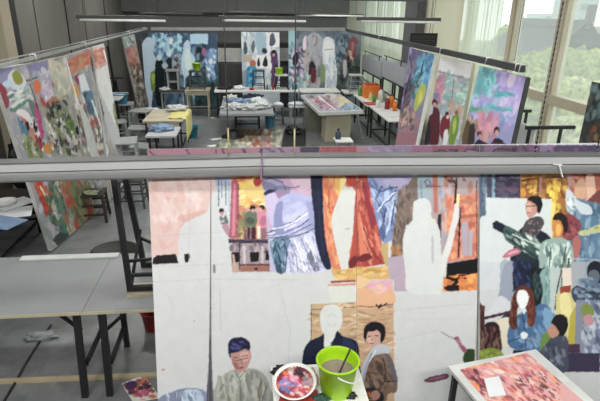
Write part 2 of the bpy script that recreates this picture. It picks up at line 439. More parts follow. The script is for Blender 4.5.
block(546, 562, 14, 140, mat('far_c', '#c0c6c6', .8), 'faint distant block above the grey roof')
# ------------------------------------------------------------------ unseen area lights added under the ceiling to brighten the room
def lamp(x, y, z, e, sx=1.2, sy=.3, rx=0.):
    L = bpy.data.lights.new('fill_light', 'AREA'); L.shape = 'RECTANGLE'; L.size = sx; L.size_y = sy; L.energy = e; L.color = (1, .985, .95)
    o = bpy.data.objects.new('fill_light', L); COL.objects.link(o); o.location = (x, y, z); o.rotation_euler = (rx, 0, 0)
for x in (-2.2, 0, 2.2):
    lamp(x, -.6, 3.9, 62, rx=math.radians(35)); lamp(x, 1.4, 4.0, 26)
    lamp(x, 5.5, 4.0, 38); lamp(x, 9.5, 4.0, 44); lamp(x, 13.2, 4.0, 44)
for y0, y1 in ((-1.1, 7.9), (12.7, 18)):      # sky portals: only guide sampling through the windows
    L = bpy.data.lights.new('portal', 'AREA'); L.shape = 'RECTANGLE'; L.size = 3.2; L.size_y = y1-y0; L.cycles.is_portal = True
    o = bpy.data.objects.new('portal', L); COL.objects.link(o); o.location = (WX+.3, (y0+y1)/2, 2.1); o.rotation_euler = (0, math.radians(90), 0)
FRONT = '''
// strip above the beam
p #c58c9a 140 145 262 145 262 165 140 165
p #b58fae 262 145 300 145 300 165 262 165
p #2c3052 300 145 320 145 318 165 300 165
p #c24a42 320 145 357 145 357 165 319 165
p #c48a98 357 145 366 145 366 165 357 165
p #9a8ab4 366 145 412 145 412 165 366 165
p #b06c90 412 145 432 145 440 165 410 165
p #a85a78 432 145 472 145 472 165 432 165
p #6a5878 472 145 500 145 500 165 472 165
p #a0709a 485 145 498 145 495 165 483 165
p #705878 500 145 540 145 540 165 500 165
p #a08ab8 540 145 556 145 556 165 540 165
p #4a4a7c 556 145 610 145 610 165 556 165
l #57304e 1.6 149 150 152 154 158 157
l #6a3c60 1.8 186 149 190 155
l #6a3c60 2.2 222 149 226 157
l #57304e 2.6 243 149 247 156
l #57304e 2.6 262 148 259 157
l #57304e 1.2 216 149 216 156
b #6a4a88,#c9a0c0,#3a3a78 12 2 1.8 40 266 148 298 148 298 157 266 157
b #a83a3a,#d0605a 14 1.4 1 80 322 148 356 148 356 157 322 157
b #b8a0cc,#7a86b8,#c48ab0 12 2.4 1.8 30 366 148 412 148 412 157 366 157
l #1c161c 1.6 417 152 424 154
l #1c161c 1.8 430 155 436 151 443 150 449 154
l #1c161c 1.8 449 150 458 150 452 154 448 154
l #1c161c 1.8 462 154 468 149 476 150 482 155 488 156
l #1c161c 1.8 490 155 496 149 504 149 511 150
p #241a22 512 147 517 147 516 157 511 157
l #d0a0b8 .9 466 151 478 152
b #b06a90,#5a4a90,#8a78b0,#3c3c6a 26 2.6 1.6 70 520 148 600 148 600 157 520 157
// pink wash, top left
s #d6b9b5 148 160 217 160 215 180 214 190 209 205 206 213 196 217 189 221 183 225 180 232 178 245 177 256 152 257 149 220
s #d8bdb8 150 165 200 165 206 185 200 205 180 215 160 200 152 190
~b #cf9a90,#d2a8a0,#e0d0ce,#d8d4d4 44 4 1.6 75 152 165 208 165 204 205 190 215 178 228 158 240 152 200
~s #d09a94 178 217 190 214 203 210 205 213 192 219 184 223
~s #d3a4a0 158 236 168 246 177 236 178 228 174 243 166 249 160 247
p #2b1d2a 152.5 264.5 152.8 258.6 156.5 255.4 175.8 254 178.7 263.2
p #2b1d2a 183.8 254 188.5 253.5 190.2 256.5 188 262.5 185.3 263
~l #a9adb2 .6 153 266.5 214 264.5 230 263.8
p #868a8c 213 264.5 215.4 264.5 215.8 273 213 273
~l #a8b4bc .7 151 236 225 232
~l #a8b4bc .7 190 180 189 262
// lilac edge with drips and a small seated figure
p #aab0cc 213 160 232 160 232 196 216 190
p #c8ccd2 216 186 233 186 233 240 222 240
l #5a648c 1.1 218.5 180 218.8 206
l #7c86a8 1 221.5 180 222 198
l #4f8a94 1 225.4 180 226 205
~l #9aa6b8 1.6 228.5 180 229.5 212
b #5d7a78,#b08a94,#4a4a52 10 1.5 1.6 60 219 212 226 212 228 228 222 228
e #2b2630 221.5 210.5 2.6 2.6
e #c79a92 222 214 1.8 2.2
s #b98ea0 222 226 228 224 230 238 225 232
// couple before a fiery sky
p #d8a878 232 160 270 160 270 242 230 242
b #f2d36a,#efb856,#f4dc9a,#e08e50,#d86850 90 2.6 2 -15 239 170 269 170 269 214 239 214
s #f0d060 239 183 247 183 253 186 246 189 240 188
s #e8c878 244 188 262 187 266 196 250 198
s #c8353c 253 181 256 178 260 178 262 182 259 186 255 186
e #d04648 235 182 3 3.4
b #c86a6a,#e0a080,#caa0a0 26 2.6 1.8 10 239 206 268 206 268 218 239 218
p #b9607a 231.5 182 238.6 182 238 238 229 238
p #d88494 233.5 184 236 184 235 236 231.6 236
l #8c4056 .8 238.6 184 238 238
b #b46050,#8a9a6c,#c0a060,#9c5a58 20 2.2 1.6 80 238 212 245 212 245 238 238 238
p #c4909c 268 180 276 180 272 240 265 240
s #75826f 245.5 213 250 211 256 212 257 222 253 230 246 228 244 220
s #5c675a 246 219 250 217 255 221 252 224 247 223
e #1e1a20 252.6 208 3 2.7
e #d0a090 252.8 210.6 1.8 1.8
p #5f2c38 247 228 256 227 256 240 247 240
l #b08c90 1 251 226 250.5 239
s #d68ba2 258 214 261 210 265.5 212 267 222 263 231 259 228
s #c4708c 262 216 267 218 264 226 260 224
e #1e1a20 262.3 207.3 2.9 2.5
e #d8a894 260.6 209.6 1.7 1.8
p #e3d2d2 257.3 226 260.4 226 259.6 240 257.8 240
p #96707c 261 228 266 228 266 240 261 240
p #7c6478 244 229 246.6 229 246.6 240 244 240
p #4d3c58 228 239 280 239.6 280 243.6 229 243.4
l #7c6a8a .9 228 239.4 280 240
// chest of drawers
p #a69aa2 230.5 243.4 276 243.4 275 272 232 272
b #8a7f8c,#c4b4b4,#7c6a74 26 2 1.6 80 231 244 275 244 274 252 231 252
p #231a24 231.4 252.4 240 252 240 262 232 262.6
p #231a24 249.8 252 259 252 259 261.6 250.4 262
p #231a24 265.6 251 272.6 250.6 272 259.6 265.6 260.4
l #5a4654 1.2 239.6 243 239.6 270
l #c9bcc0 2.4 244.5 246 244.5 264
l #c9bcc0 2 262.4 246 262.4 263
p #7c4850 240 264 271 263.6 271 266 240 266
p #b0705e 240.4 266.4 272 266 272 271 240.4 271.4
e #1c1418 256 268.8 1.7 1.3
s #c8a490 232.6 266 236 263 238.6 268 238 272 233.4 272
p #caa6a0 232 254 234 254 236 266 233.4 266
// pale draped figure
p #b7b3d2 262 160 318 160 318 272 270 272 268 240
s #a9a2c8 262 160 285 160 285 184 276 190 268 186 264 182
s #cfa0bc 272 196 284 190 292 200 284 222 272 232 268 214
s #c9a8c4 276 168 300 164 318 170 318 190 300 196 286 186
s #d8bcd0 288 172 312 176 314 186 298 190
s #8b88b2 262 181 274 184 277 190 268 192 263 188
s #343a60 263.5 193.5 268 190 276 189.6 272 193.6 266 195.2
~s #5d6796 276 186 290 188 288 196 280 198 273 194
s #c6b8dc 266 196 276 194 278 212 272 226 267 210
s #aeb3de 277 202 292 193 310 198 314 215 316 232 300 236 280 236 272 232
s #bcc0e8 285 206 302 202 308 218 298 228 284 224
~b #9aa0d4,#c4c8ec,#b0a8d8 22 3.4 2 -30 276 200 312 200 314 230 278 232
s #c4c6e2 290 238 308 230 316 238 322 256 325 271 284 272 288 254
s #d4d4ea 296 246 310 240 316 256 312 268 296 268
s #6f92b2 270 243 276 238 284 236 290 240 286 256 285 272 277 272 272 256
s #44627e 273 248 279 243 281 254 283 272 278 272 274 258
l #8ab0c8 1 275 241 281 256 283 270
l #a8c0da 1.2 283 240 286 256 284 270
l #3c4a70 .8 266 233 280 229 294 222 300 216
l #474e78 .9 266 235.6 284 233 300 226 311 218
l #5c6490 .8 268 237.8 288 237 310 232
l #474e78 .7 271 231 281 225 292 222
l #dcdcf0 1 268 234.6 282 231.2 296 224
s #7a7e96 308 254 313 251 317 262 319 270 314 271 309 262
l #4c5070 .8 306 262 312 268 320 270
s #8f94c4 277 204 283 202 282 216 284 232 276 234 274 218
s #9ea4d0 306 202 313 204 316 220 316 233 309 228 309 212
b #7c84b4,#9ca4cc,#dcdcf0,#8890bc 60 .7 5 62 288 240 312 232 320 262 324 271 286 272 286 256
b #3c5878,#6c94b4,#a0c0d4,#2c4460 40 .8 4 80 270 244 284 238 287 256 285 272 277 272
l #666ea0 .8 290 240 296 256 298 272
l #666ea0 .8 300 236 307 252 309 271
l #737bb0 .7 285 246 290 260 291 272
l #e8e8f6 1.2 294 240 301 256 304 271
l #e8e8f6 1 304 236 312 250 316 262
l #31406a 1.2 284 240 287 254 285 272
l #f0eef8 .9 272 229 284 227 296 221 308 213
l #3c4470 .7 274 238.6 290 235 312 224
l #3c4470 .7 280 240 298 236 315 228
l #6e6a9c .9 284 186 292 188 300 186
l #55507c .9 262 181 270 178 282 182 286 190
// dark blue curtain band
s #272d54 311 160 324 160 324 190 323.4 206 324 222 327 240 330 256 331 268 326 269 321.6 262 318 250 315 236 314 214 311.6 196
~l #3a4270 1.6 318 182 319 220 324 255
// orange drape with white figure
p #dc7850 324 160 357 160 357 272 336 272
s #e2845c 324 172 342 172 340 194 334 208 331 226 333 244 338 260 341 272 334 272 329 256 325 236 323.6 206
b #e99a6c,#cf6246,#f0b070,#e07050 44 1.8 3 80 325 176 341 176 333 208 331 228 338 262 334 266 327 240
s #eab860 336 178 342 178 342 192 338 196 335 188
s #efd890 341 178 346 178 343 190 340 188
s #c9443e 346 172 357 172 357 187 350 186 347.6 184
l #e88a70 .8 325 214 330 250 337 270
l #b8483c .9 328 190 330 214
p #ced0cc 337.5 200 341.5 190 344 184 347.4 187.6 352 186.4 355.6 192 356 214 353 234 349.6 252 349 272 341.6 272 338 257 333.6 238 331 222 333.4 210
l #c88c8c .8 344.6 229 350.6 228.6
p #dca4a0 356.6 160 360.4 160 360.4 190 357 196
s #c9503f 354.6 205 357 190 357.6 272 350 272 348.4 262 352 246
p #c4463e 357.6 172 367 172 372 200 378 225 382 245 386 264 357.6 268
b #d8705c,#aa3238,#e48a70,#c04038 54 2 3 70 358 178 366 178 373 208 382 250 384 264 358 266
s #a9364a 362 182 367 188 371 204 376 222 371 226 366 206
s #e58060 358.5 212 362.6 224 364 240 370 258 362 260 359 246
l #7a2434 .9 363 226 372 250 381 262
l #f0a488 .9 361 222 365 240 372 256
s #8c2c34 349 262 354 256 359 258 355 266 350 268
s #8c2c34 357 258 367 253 372 258 362 262
p #dcb066 331 268.5 342 270 357 267 389 266.4 389 279 340 280.4 333 276
b #e8c47c,#d09c50 14 2 3 0 334 270 387 268 387 278 336 279
l #b44a2c 2.2 331 282.2 345 281.2 358 280.6
l #d89080 2 328 285.4 344 285 358 283.6
// blue hanging cloth
p #8296c6 366 160 412 160 409 184 402 190 397 192 397 206 394 228 392 240 385 244 381 240 376 218 371 196
s #a8a4cc 374 170 411 166 410 184 400 189 388 187 378 184
s #b7b0d6 384 180 402 178 408 184 396 188 386 186
b #a4bade,#5c74aa,#93a8d6,#c4d0ea 46 1.6 3.4 65 369 182 394 188 395 214 388 238 382 238 375 210
l #3c4a80 1.2 372 186 380 192 390 188 398 187
l #3c4a80 1.1 382 186 376 198 385 222
l #46568c 1.2 396 190 390 200 379 206
l #ccd8f0 1.3 395 192 384 202 377 212
l #404e84 1.4 386 208 384 220 379 236
l #d0daf0 1.2 392 206 390 222 384 240
l #3f4a78 1.1 395 200 391 226
s #5a6ea4 379 232 382 226 386 234 383 241
// rattan wall
p #8d7a70 397.6 190 406 188 412 178 419 176 419 204 414 212 413 220 406 226 403 240 403 255 391 258 392 240 396 214
b #7a6658,#a08c80,#6c5a50 60 1.1 3 85 398 190 412 182 417 200 411 216 404 228 402 254 393 256 393 240
b #b87848,#c89058 10 1.8 1.4 80 392 246 402 246 402 255 392 256
p #c9ac70 381 244 388 242 388 266 385.6 266 381 252
~l #d8c8b8 1.6 389.6 244 389 264
p #b5a6b2 387.6 257.6 403 255.4 406 270 408.6 279 408.6 291 394.4 291.6 394 280 389 279
s #b7a4b8 389 262 404 258 408 280 408 290 396 290 394 276
// the scene with the tall easel
p #b2a4ae 417 160 480 160 480 262 442 266 430 210
p #9fb2be 417 160 432 160 432 200 424 198 418 200
l #5a6488 .9 424 182 428 179 431 184 427 186 425 182
l #5a6488 .8 431 186 435 183
l #7a8ca0 1 421 180 421.6 198
p #c9785e 432.6 172 437.4 172 438 213 434 213
p #a9b6c4 438 172 444 172 445 210 439 210
p #d08a70 444 172 450 172 449 206 444 208
l #a34a48 1.1 426 187 446 186 480 184
p #b8a4a8 450 172 480 172 480 200 450 200
b #c8b4b8,#9aa4b8,#c88a78,#d8a48c 40 2.4 2.4 85 439 174 480 174 480 262 446 262
p #de8a6e 447 196 478 194 479 258 448 262
b #e8a084,#cf7458,#f0a070,#c8605a 44 2.6 1.6 80 448 198 478 198 478 256 449 258
p #b4a8b8 461.6 222 468 221.6 468 256 462 256
p #a8b0c0 469 230 473 230 472 256 468.6 256
p #c07058 458 216 480 213 480 216.4 458 219
p #cf8068 459 200 477 198 477 202 459 204
p #e8d8a0 456.6 194 460 194 459 206 456 206
l #8a4a40 1.1 476.6 180 477 260
l #b0604c 1.6 480 178 480 258
l #2c2232 2 456.6 178 455 204
l #2a1e2c 1.8 460 208 458.6 258
b #6a3a3a,#3c2c3c 8 1.6 1 30 445 177 472 177 472 182 445 182
s #d2d4d2 453 216 455 204 458.6 206 459 217 456 228 452 246 447 262 442 282 441 292 436 292 440 262 446 244 450 228
p #5a7694 479.6 160 486 160 485.6 214 480 222
b #7c94ac,#4a6484,#8aa4b8 14 2 2 85 480 176 487 176 486 212 481 214
l #3e2c40 3.2 439.6 214 438.4 240 437 290
l #5c4a58 1 441 214 440 260 438.6 288
p #e8d48c 431.4 218 435.6 219.6 436 229 433.4 231
p #4c4858 434 279 440.6 279 441 290.6 433.4 291
p #1d1a20 447 263.6 482 257.6 481 272 446 277
p #e98d42 443 277 481 271.6 480.6 290 443.4 291
b #f0a050,#d87838,#f4b868 26 2.2 1.6 10 444 278 480 273 480 289 444 290
l #241a1c 3 446 277 458 281 450 288 444 288
l #241a1c 2.2 452 281 462 276 466 279
p #281c20 447 285 459.6 284.6 459 291 446 291
e #e06a3c 462 276 4 2
l #241a1c 1.4 458 276 478 272
// white figures
s #cdd1d1 413 208 414 202 419 199 425 198.6 430 202 431.6 210 431 217 436 222 440 232 441 248 441.6 270 440 292 408.6 292 405.6 274 403.4 252 403.6 236 407 228 412 222
~s #b5bcc6 431 238 434 240 434 262 431.6 262
l #b0b8c0 1.2 432.6 236 432.4 262
// ------- upper right scene
p #5c5a7c 486 160 494 160 494 199 487 199
p #7fb0c4 492.4 170 494.8 170 494.6 198 492 198
p #54506e 495 160 520.6 160 520.6 199 495 199
b #6a607c,#3e3c58,#7a708c 22 2.4 2 0 496 176 520 176 520 198 496 198
l #8c5a6a 1 500 190 519 189
p #b87a3a 520.4 160 569 160 569 245 520.4 245
b #c8862c,#a8642c,#e8b838,#8c4c20,#e0a040 90 2.4 1.7 60 522 176 568 176 568 244 522 244
b #f4cc3c,#f0d858 26 2 2 80 548 184 562 184 560 240 550 240
b #efc850 8 1.6 1 0 527 184 536 184 536 194 527 194
l #5a2c20 1.5 521 181 538 178 560 177 569 178
l #b88478 2.6 541 177 540 196
l #5a3020 1.2 538.4 178 538 196
p #bc6a58 569 160 606 160 606 196 569 196
b #a85a50,#d09080,#8c4440 24 2.6 1.8 50 570 176 600 176 600 200 572 200
s #d8a888 576 184 582 178 586 186 584 198 577 200 574 192
s #e0b49c 586 176 594 176 595 198 588 200
s #8c4a48 592 196 600 190 606 200 604 212 594 210 586 204
l #b0a8b0 1.2 569.4 176 568.8 196
p #6088aa 569 196 606 206 606 300 572 300 566 262
b #507898,#7c9cb8,#47688c,#8fb0c4 70 2.2 3 80 570 200 605 208 605 298 574 298
s #c4d0d8 566 191 570 190 578 200 590 206 592 214 582 214 574 206 568 212 566 204
b #dce4e8,#98b0bc 10 1.6 2 60 568 196 574 200 574 214 567 214
s #b8c49c 578 232 590 228 606 222 606 230 592 234 582 236
b #d8c468,#8aa058 8 1.6 1.6 -10 580 230 605 224 605 229 582 235
// the white sheet
p #ccd4d6 486 197.6 552 199 552 240 542 262 540 300 478 300 479.6 222 486 216
s #cad2d6 478.6 228 480 219 484 216 492 218 496 222 493 230 484 230
s #a8b4c0 497 270 503 260 508 262 508 286 500 300 494 300 497 284
p #c6ccd2 478 262 500 262 500 312 478 306
// man with glasses
s #222c48 514 246 518 232 525 226 532 226 540 230 549 236 553 248 552 300 508 300 510 262
s #36425e 519 240 526 236 530 250 524 270 516 262
s #5c5660 522 232 526 221 534 217 541 217 544 224 538 234 532 244 525 244
b #8c7c70,#3c3840,#a08c80 26 1 1.2 40 526 220 542 218 542 228 534 240 526 240
s #cf9888 525.6 204 529 199 535 202 538 208 535 215 529 218 526.4 213
s #e0b0a0 526 206 530 203 532 209 529 214
s #20222e 527 200 530 196.4 536 195.6 541 198 542.4 205 540 213 537 212 536.6 206 531 201.6
l #2a2430 .7 525.8 206.6 530 206.2 536.6 205.4
l #a0504c .8 527 213 530.4 212.6
s #c9748a 502 257.6 508 251 516 248 523 248 520 253 510 257
s #e0a0b4 506 254.6 514 250.6 519 251 512 254
// pointing arm and teal coat
p #1f2946 492.6 223.4 496 220.4 505 225 507.6 229 503.6 234 493 228.4
s #50706e 503 232 506 226 516 230 528 236 540 240 550 244 556 254 548 262 540 260 526 254 514 246 506 240
b #a8c4bc,#dce8e0,#2c4448,#3c5c5c 60 1.4 3.4 35 505 230 528 236 548 242 552 258 540 260 520 248 506 240
l #1c2c34 1.4 508 238 522 248 538 258
l #c8dcd8 1.2 512 234 530 242 548 248
s #2c444c 522 254 530 256 538 264 540 284 534 300 524 300 520 276
p #203448 528 262 546 262 546 300 528 300
s #9cb6b0 541 244 552 238 564 238 571 244 574 258 572 280 570 300 545 300 541 276 539 260
b #c4d8d0,#7c9c98,#e0ece6,#5a7c7c 60 1.5 4 85 543 244 570 244 571 290 545 292
l #3c5454 1.3 566 246 562 270 560 296
l #4c6868 1 551 246 549 270 551 298
l #28403c 1.6 569 258 566 280 563 300
p #ecd870 551.4 200 556 204 553 224 550.6 226
s #a04a50 562 224 566 214 574 216 581 224 578 234 572 240 564 238
b #8a3440,#b86068,#6c2c44 22 1.8 1.6 30 563 218 580 222 576 238 564 238
s #d8904c 552 222 555 217 561 219 563 228 561 236 556 237 552.6 232
s #f0b858 556 226 560 224 561 232 557 236
s #3a1f26 552.6 219 556 213.4 562 213 567 218 568 228 565 234 563.4 228 560.4 221 555 220
s #c4706c 573 240 578 236 581 244 579 254 575 260 573 250
p #c98a54 572 262 576 262 574 274 571 270
l #b8c4cc .8 572 258.6 600 260
p #9aacba 582 262 606 260 606 282 580 282
s #242a3a 587 270 590 263 596 261 602 264 606 272 602 282 590 282
s #6a7888 589 272 596 270 600 278 594 286 589 281
// lower right crowd
p #c4c8ce 478 290 502 290 500 330 478 330
s #98a4b8 498 300 504 266 514 262 516 280 512 306 504 318 496 318
s #c8ccd4 492 306 500 296 508 300 512 306 500 318 486 318
p #24305a 513 262 531 262 532 290 522 284 513 292
b #38508a,#1c2444 18 1.8 3 80 514 264 530 264 530 288 514 288
p #202e34 530 268 546 268 546 310 536 310 530 296
b #4c7474,#16201f,#3a5858 26 1.8 2.6 80 531 270 546 270 546 304 534 304
s #8cb0b0 540 274 548 268 552 284 552 306 546 318 541 306 543 290
b #b4d0cc,#6c9898 18 1.4 4 85 541 272 558 272 556 318 546 318
p #b8c8c4 550 268 562 268 560 300 554 314 550 306
l #2c3c3c 1.3 562 268 557 290 555 310
p #e0d0c4 562 268 573 268 572 290 563 290
p #b04c30 560 287 571 285 571 295 560 296
p #d8cc88 556 294 572 292 577 312 574 366 556 366
s #e4dc98 560 296 568 294 572 312 568 330 562 320
p #c8b434 570 316 576.6 304 577 330 572 366 566 366
p #aab0b8 571 262 585 262 584 300 572 296
s #42566e 571 292 576 286 584 288 592 292 602 290 606 300 596 306 584 306 575 302
b #6c84a0,#2c3c50,#90a4bc 30 2 2 10 574 280 604 276 604 304 578 304
p #8c94a8 576 300 606 300 606 366 574 366
b #6c78a0,#a8b4d0,#4c5878,#c4ccd8 70 2.2 2.4 70 584 300 606 300 606 364 582 364
s #8ca048 581 308 586 304 592 306 594 314 588 318 583 316
s #c8909c 583 318 590 314 594 322 588 326
p #5c3c60 564 344 580 344 580 353 564 353
p #4a4064 566 353 600 353 600 372 560 372
// brown easel posts on the left of the crowd
p #5a2e2e 479.6 302 484.4 307 484.8 340 480 340
l #5e3440 3 483 318.6 498 315 512 311.6
p #6c4444 479 306 485 305.6 485 310 480 312
s #28325a 501 318.6 506 314 514 312 515 317 507 321 502 321
s #d8d0b8 496 322 510 318 514 332 508 346 500 344
// long haired woman, blank face
s #4c78a8 508 330 513 320 519 314 529 311 540 304 548 306 553 316 551 326 549 338 545 350 530 354 516 350 508 344
b #6c98c4,#3a6090,#84a8cc 34 2.2 2.2 70 512 322 530 314 546 308 550 322 546 346 518 348
s #7a3c30 512 300 515 291 521 285.6 528 286.4 533 292 535 304 536 316 533 326 528 325 527 313 524 306 518 308 517 318 517 328 512 329 508.6 322 510 312
b #9c5440,#5a2824 22 1.2 3.4 85 512 296 516 300 516 326 511 326
b #9c5440,#5a2824 14 1.2 3.4 85 528 296 534 300 533 324 528 324
s #dde4e4 516.6 297 519 290.6 525 290.4 528.6 296 527.6 303 524.6 308.6 521 308.6 517.6 303
p #c8d8e4 521.6 308 525.4 308 524.6 314 521.6 314
l #2c4c78 1.1 522 312 524 322 526 346
s #d8e0e4 520.6 334 524 331.6 527.6 334 526.6 338 522 338.6
s #7aa8d0 544 308 552 312 553 322 549 332 544 324
l #34567c 1.3 508 342 520 338
l #b8a080 .7 526 337 548 346
p #2c2c44 513 350 546 352 546 372 512 372
// boy with dark hair
s #78a044 542 336 548 332 552 338 546 350 540 356 540 346
s #545c72 540 352 546 344 553 336 562 334 568 340 568 354 566 372 538 372
b #6c7488,#3c4258,#848ca0 26 1.8 2.4 80 543 346 564 338 566 366 542 368
s #cc9478 547 330 551 326 556 324 559 330 557 336 552 338 549 335
s #2a2228 551 323 555 316 561 314 567 318 568 326 565 334 560 336 558 330 554 325
// girl seen from behind with a brush
s #44202e 480 346 481 330 486 323.4 493 321.6 499 326 501 338 501.6 350 494 352 488 353 480 352
b #7c4a50,#2c1620,#9c7860 30 1.1 4 85 482 328 499 328 500 350 481 350
s #8aa034 476 358 482 350 494 348 503 354 504 372 478 372
b #a4b848,#6c8428 14 2 2 20 480 352 500 352 502 366 480 366
s #3c5a30 463 358 466 350 473 349 479 354 478 364 466 364
s #a85878 454 338.4 458 336.6 460.4 341 463 345 467 350 464 353 459.6 347 456.6 342
l #c88a9c 1.2 457 339 462 346
l #8a5a64 .8 441 332 448 336 455 339
s #7e4462 423.6 380.6 430 377 440 374.6 448 373.6 448 378 440 380.6 430 382.6
s #9c6480 428 380 440 376 446 376 440 379
p #c0b4ac 479 302 476 322 475 350 474.4 372 479.2 372 479.4 330
// lower middle: man looking down
s #a6aaa2 212 404 215 388 219 378 228 372 236 369 247 368 258 370 266 377 270 388 272 404
b #b8bcb4,#8c9188,#c0c0b4 46 2.4 3 80 218 380 232 374 260 374 268 386 270 400 216 400
s #c39088 230 353 235 350 249 350 251 356 249.6 363 246 369 241 372.6 236 370 232.4 364
s #a8706c 233 362 238 364 238 370 234 367
~s #e0b8ac 240 353 248 352 249 359 243 362
l #4a3238 .7 232.6 359.6 237 361 241 359.4 249 357.8
l #7a4448 .8 233 357 238 358
l #7a4448 .8 242 356.4 248.6 355
l #8c3c44 1.3 238.6 368.2 243.4 367.4
l #94605c .9 241.4 360 242.2 364
s #282a58 228.4 352 228 345 230.6 339.6 236 337.4 243 337.6 248.6 341 250.4 346 249 350.4 245 349 238 352 231 353.4 231 357 229.4 357
b #3c4080,#1c1c3c,#54589c 16 1.4 2 10 231 341 247 341 248 348 232 350
l #c4c8be 1 233 372 238 380 240 375 247 369
l #6c7068 .8 235 371 238.6 379 246 370
l #74786e 1 240 380 241 402
l #6c7068 .9 219 392 224 384
l #8c7460 1.2 262 380 258 392 260 402
l #7c8078 1 266 386 262 402
// blue cloth
s #8690b0 158 406 162 396 172 392 180 389 192 388 203 390 211 398 212 406
s #b0c4d8 182 404 184 391 190 389.4 200 391 203 404
b #6c7898,#c4d4e4,#94a4c4 20 1.2 3.4 85 164 394 206 392 208 401 162 402
p #6c6080 209.6 326 211.4 352 213.6 404 206 404 208.6 362
l #9c90ac 1 210 340 209 380
// faint pencil work on the lower white
~l #aab0b4 .7 150 282 212 279 300 280
~l #b8a8a4 .9 220 290 221 330
~l #aeb4b8 .7 168 296 172 302 173 308
~l #aab0b4 .6 214 282 213 330
~l #aeb2b6 .7 278 282 290 330 288 370
~l #a8aeb4 .6 396 310 470 304
~l #a8aeb4 .6 396 340 440 330
~l #b8c0c4 .9 398 320 476 318
e #9aa0a4 194 321 .8 .8
e #c09060 163 369.6 1.8 1
// sunset and two half figures
p #c9ab84 311 304 356 302.6 356 404 311 404
p #cba684 356.6 300 393.6 298.6 394.4 404 357 404
b #d8bc94,#b89470,#e0c4a0,#a8846c,#d8a880 90 1.1 6 -2 312 305 392 300 393 350 312 350
b #c89878,#b8846c,#d8b094 50 1.3 5 0 357 340 393 340 393 400 357 400
p #dba9b2 357 281 392.6 279.6 393.4 302 357 304
b #e4b0bc,#d8a0b4,#e8c0a0 22 3 2 0 360 283 390 282 390 296 374 300 358 290
s #e4b088 357 290 366 288 378 294 392 290 393 304 357 308
s #e6c090 357 276 370 280 366 286 357 288
l #786058 .9 311.6 309.6 322 309
l #786058 .9 343 307.6 356 307
l #7c5c50 .9 357 306 372 307 393 304
~l #9c7460 .8 312 326 322 325
~l #9c7460 .8 343 326 393 318
p #cfd2ca 328 286 356.6 286 356.6 302 330 302
l #2c2434 1.4 375.6 304.4 379.6 307.6 387 303.4
l #2c2434 1.1 379 306 381.6 304 378 308.6
l #6a5a60 .8 311.4 304 310.6 402
s #cdd0cf 320 320 321 311 326 305.6 334 304.6 340.6 308 342.6 318 340.6 328 335.6 334 334 340 328 350 324 344 324.6 336 321.6 330
~l #a4acac .7 327 316 332 314 337 317
~l #a4acac .7 328 325 333 326 336 323
s #1f2850 302 364 304 350 310 341 320 336.6 323.6 334 324 342 327 350 334 340 337 331 343 336 352 339 358 344 359 362 357 382 302 382
s #303a68 343 338 352 341 355 352 350 366 344 356
l #141a38 1 326 350 334 340 339 333
l #141a38 1 324 334 322 346 327 352
p #d0d4d4 324.6 338 328 342 331 344 327 352 324 346
s #211d30 363.6 336 364.4 328 370 322.4 378 322 384 325.6 385.6 332 384 340 381 342.6 379 337 376 332 369 331 366 336 366 342
s #cfa094 366.6 336 369 330.6 375.6 329.6 380 333 380 341 376 348.6 371 349 368 343
~s #e4bcac 367.6 338 371 335 373 342 370.6 346
l #2c2028 .9 368 336.6 371.4 336
l #2c2028 .9 374.6 335.6 378.6 335.6
l #a04a4c 1.1 369.6 343.6 373.6 343.4
l #a8746c .8 372 337 371.6 341
s #211d30 364 330 370 324 377 325 375 331 368 332 366 340 364.4 338
s #8a6c5c 368 364 373 355 384 352 391 357 395 368 397.6 381 396 392 388 394 384 404 364 404 361 386 363 372
b #a08470,#6c5448,#987a68,#5c4640 44 2 2.4 60 367 362 384 356 393 368 395 386 382 392 366 392
s #74707c 385 354 391 358 395 369 397.6 381 395 384 391 372
l #4a3a38 1.2 383 358 386 372 384 382 396 381
l #4a3a38 1 384 382 376 392 372 402
l #58443c .9 368 372 378 374
s #b6bcc8 371 350 378 345 386 345 391 349 389 353 380 354 373 357 368 366 364 380 361 392 358 392 360 376 364 362
l #8a90a0 1 372 353 366 366 361 388
l #dce0e4 1 376 350 369 362
s #2a323c 360 392 366 388 374 388 380 391 384 396 380 404 360 404
b #c87838,#506c74,#8a9c50,#b04838 12 1.5 1.5 0 363 392 376 392 376 401 364 401
s #b48474 371 393 376 390 380 394 378 399 373 400
l #31406a 1.6 358.6 350 358.6 386
~p #6a5468 140 145 610 145 610 159 140 159
'''
FB = [  # x left/right at the top edge (image pixels) and at the 401 line
 (147, 211, 158, 208.6), (211.3, 356.5, 211.6, 356.3), (356.8, 478.8, 356.6, 475.6), (479.2, 622, 479.6, 622)]
FL = ['leftmost board on the front rail, pink wash over black bars',
      'wide front board with a couple, a draped figure and a man looking down',
      'front board with an orange drape, a white silhouette and an orange easel scene',
      'front board crowded with figures, among them a long-haired woman with blank face']
for i, (a, b_, c, d) in enumerate(FB):
    TLp, TRp = aty(a, 149+0, 2.85), aty(b_, 149, 2.85)
    BLp, BRp = aty(c, 401, 2.5), aty(d, 401, 2.5)
    TLp.z = TRp.z = 2.138
    BL_, BR_ = [T+(B-T)*((T.z-.01)/(T.z-B.z)) for T, B in ((TLp, BLp), (TRp, BRp))]
    board('painting_board', FL[i], 'painting', BL_, BR_, TRp, TLp, FRONT, base='#c8cacc', nu=[80, 180, 150, 170][i], nv=420, gain=GF, group='painted boards on the front rail', th=.025)
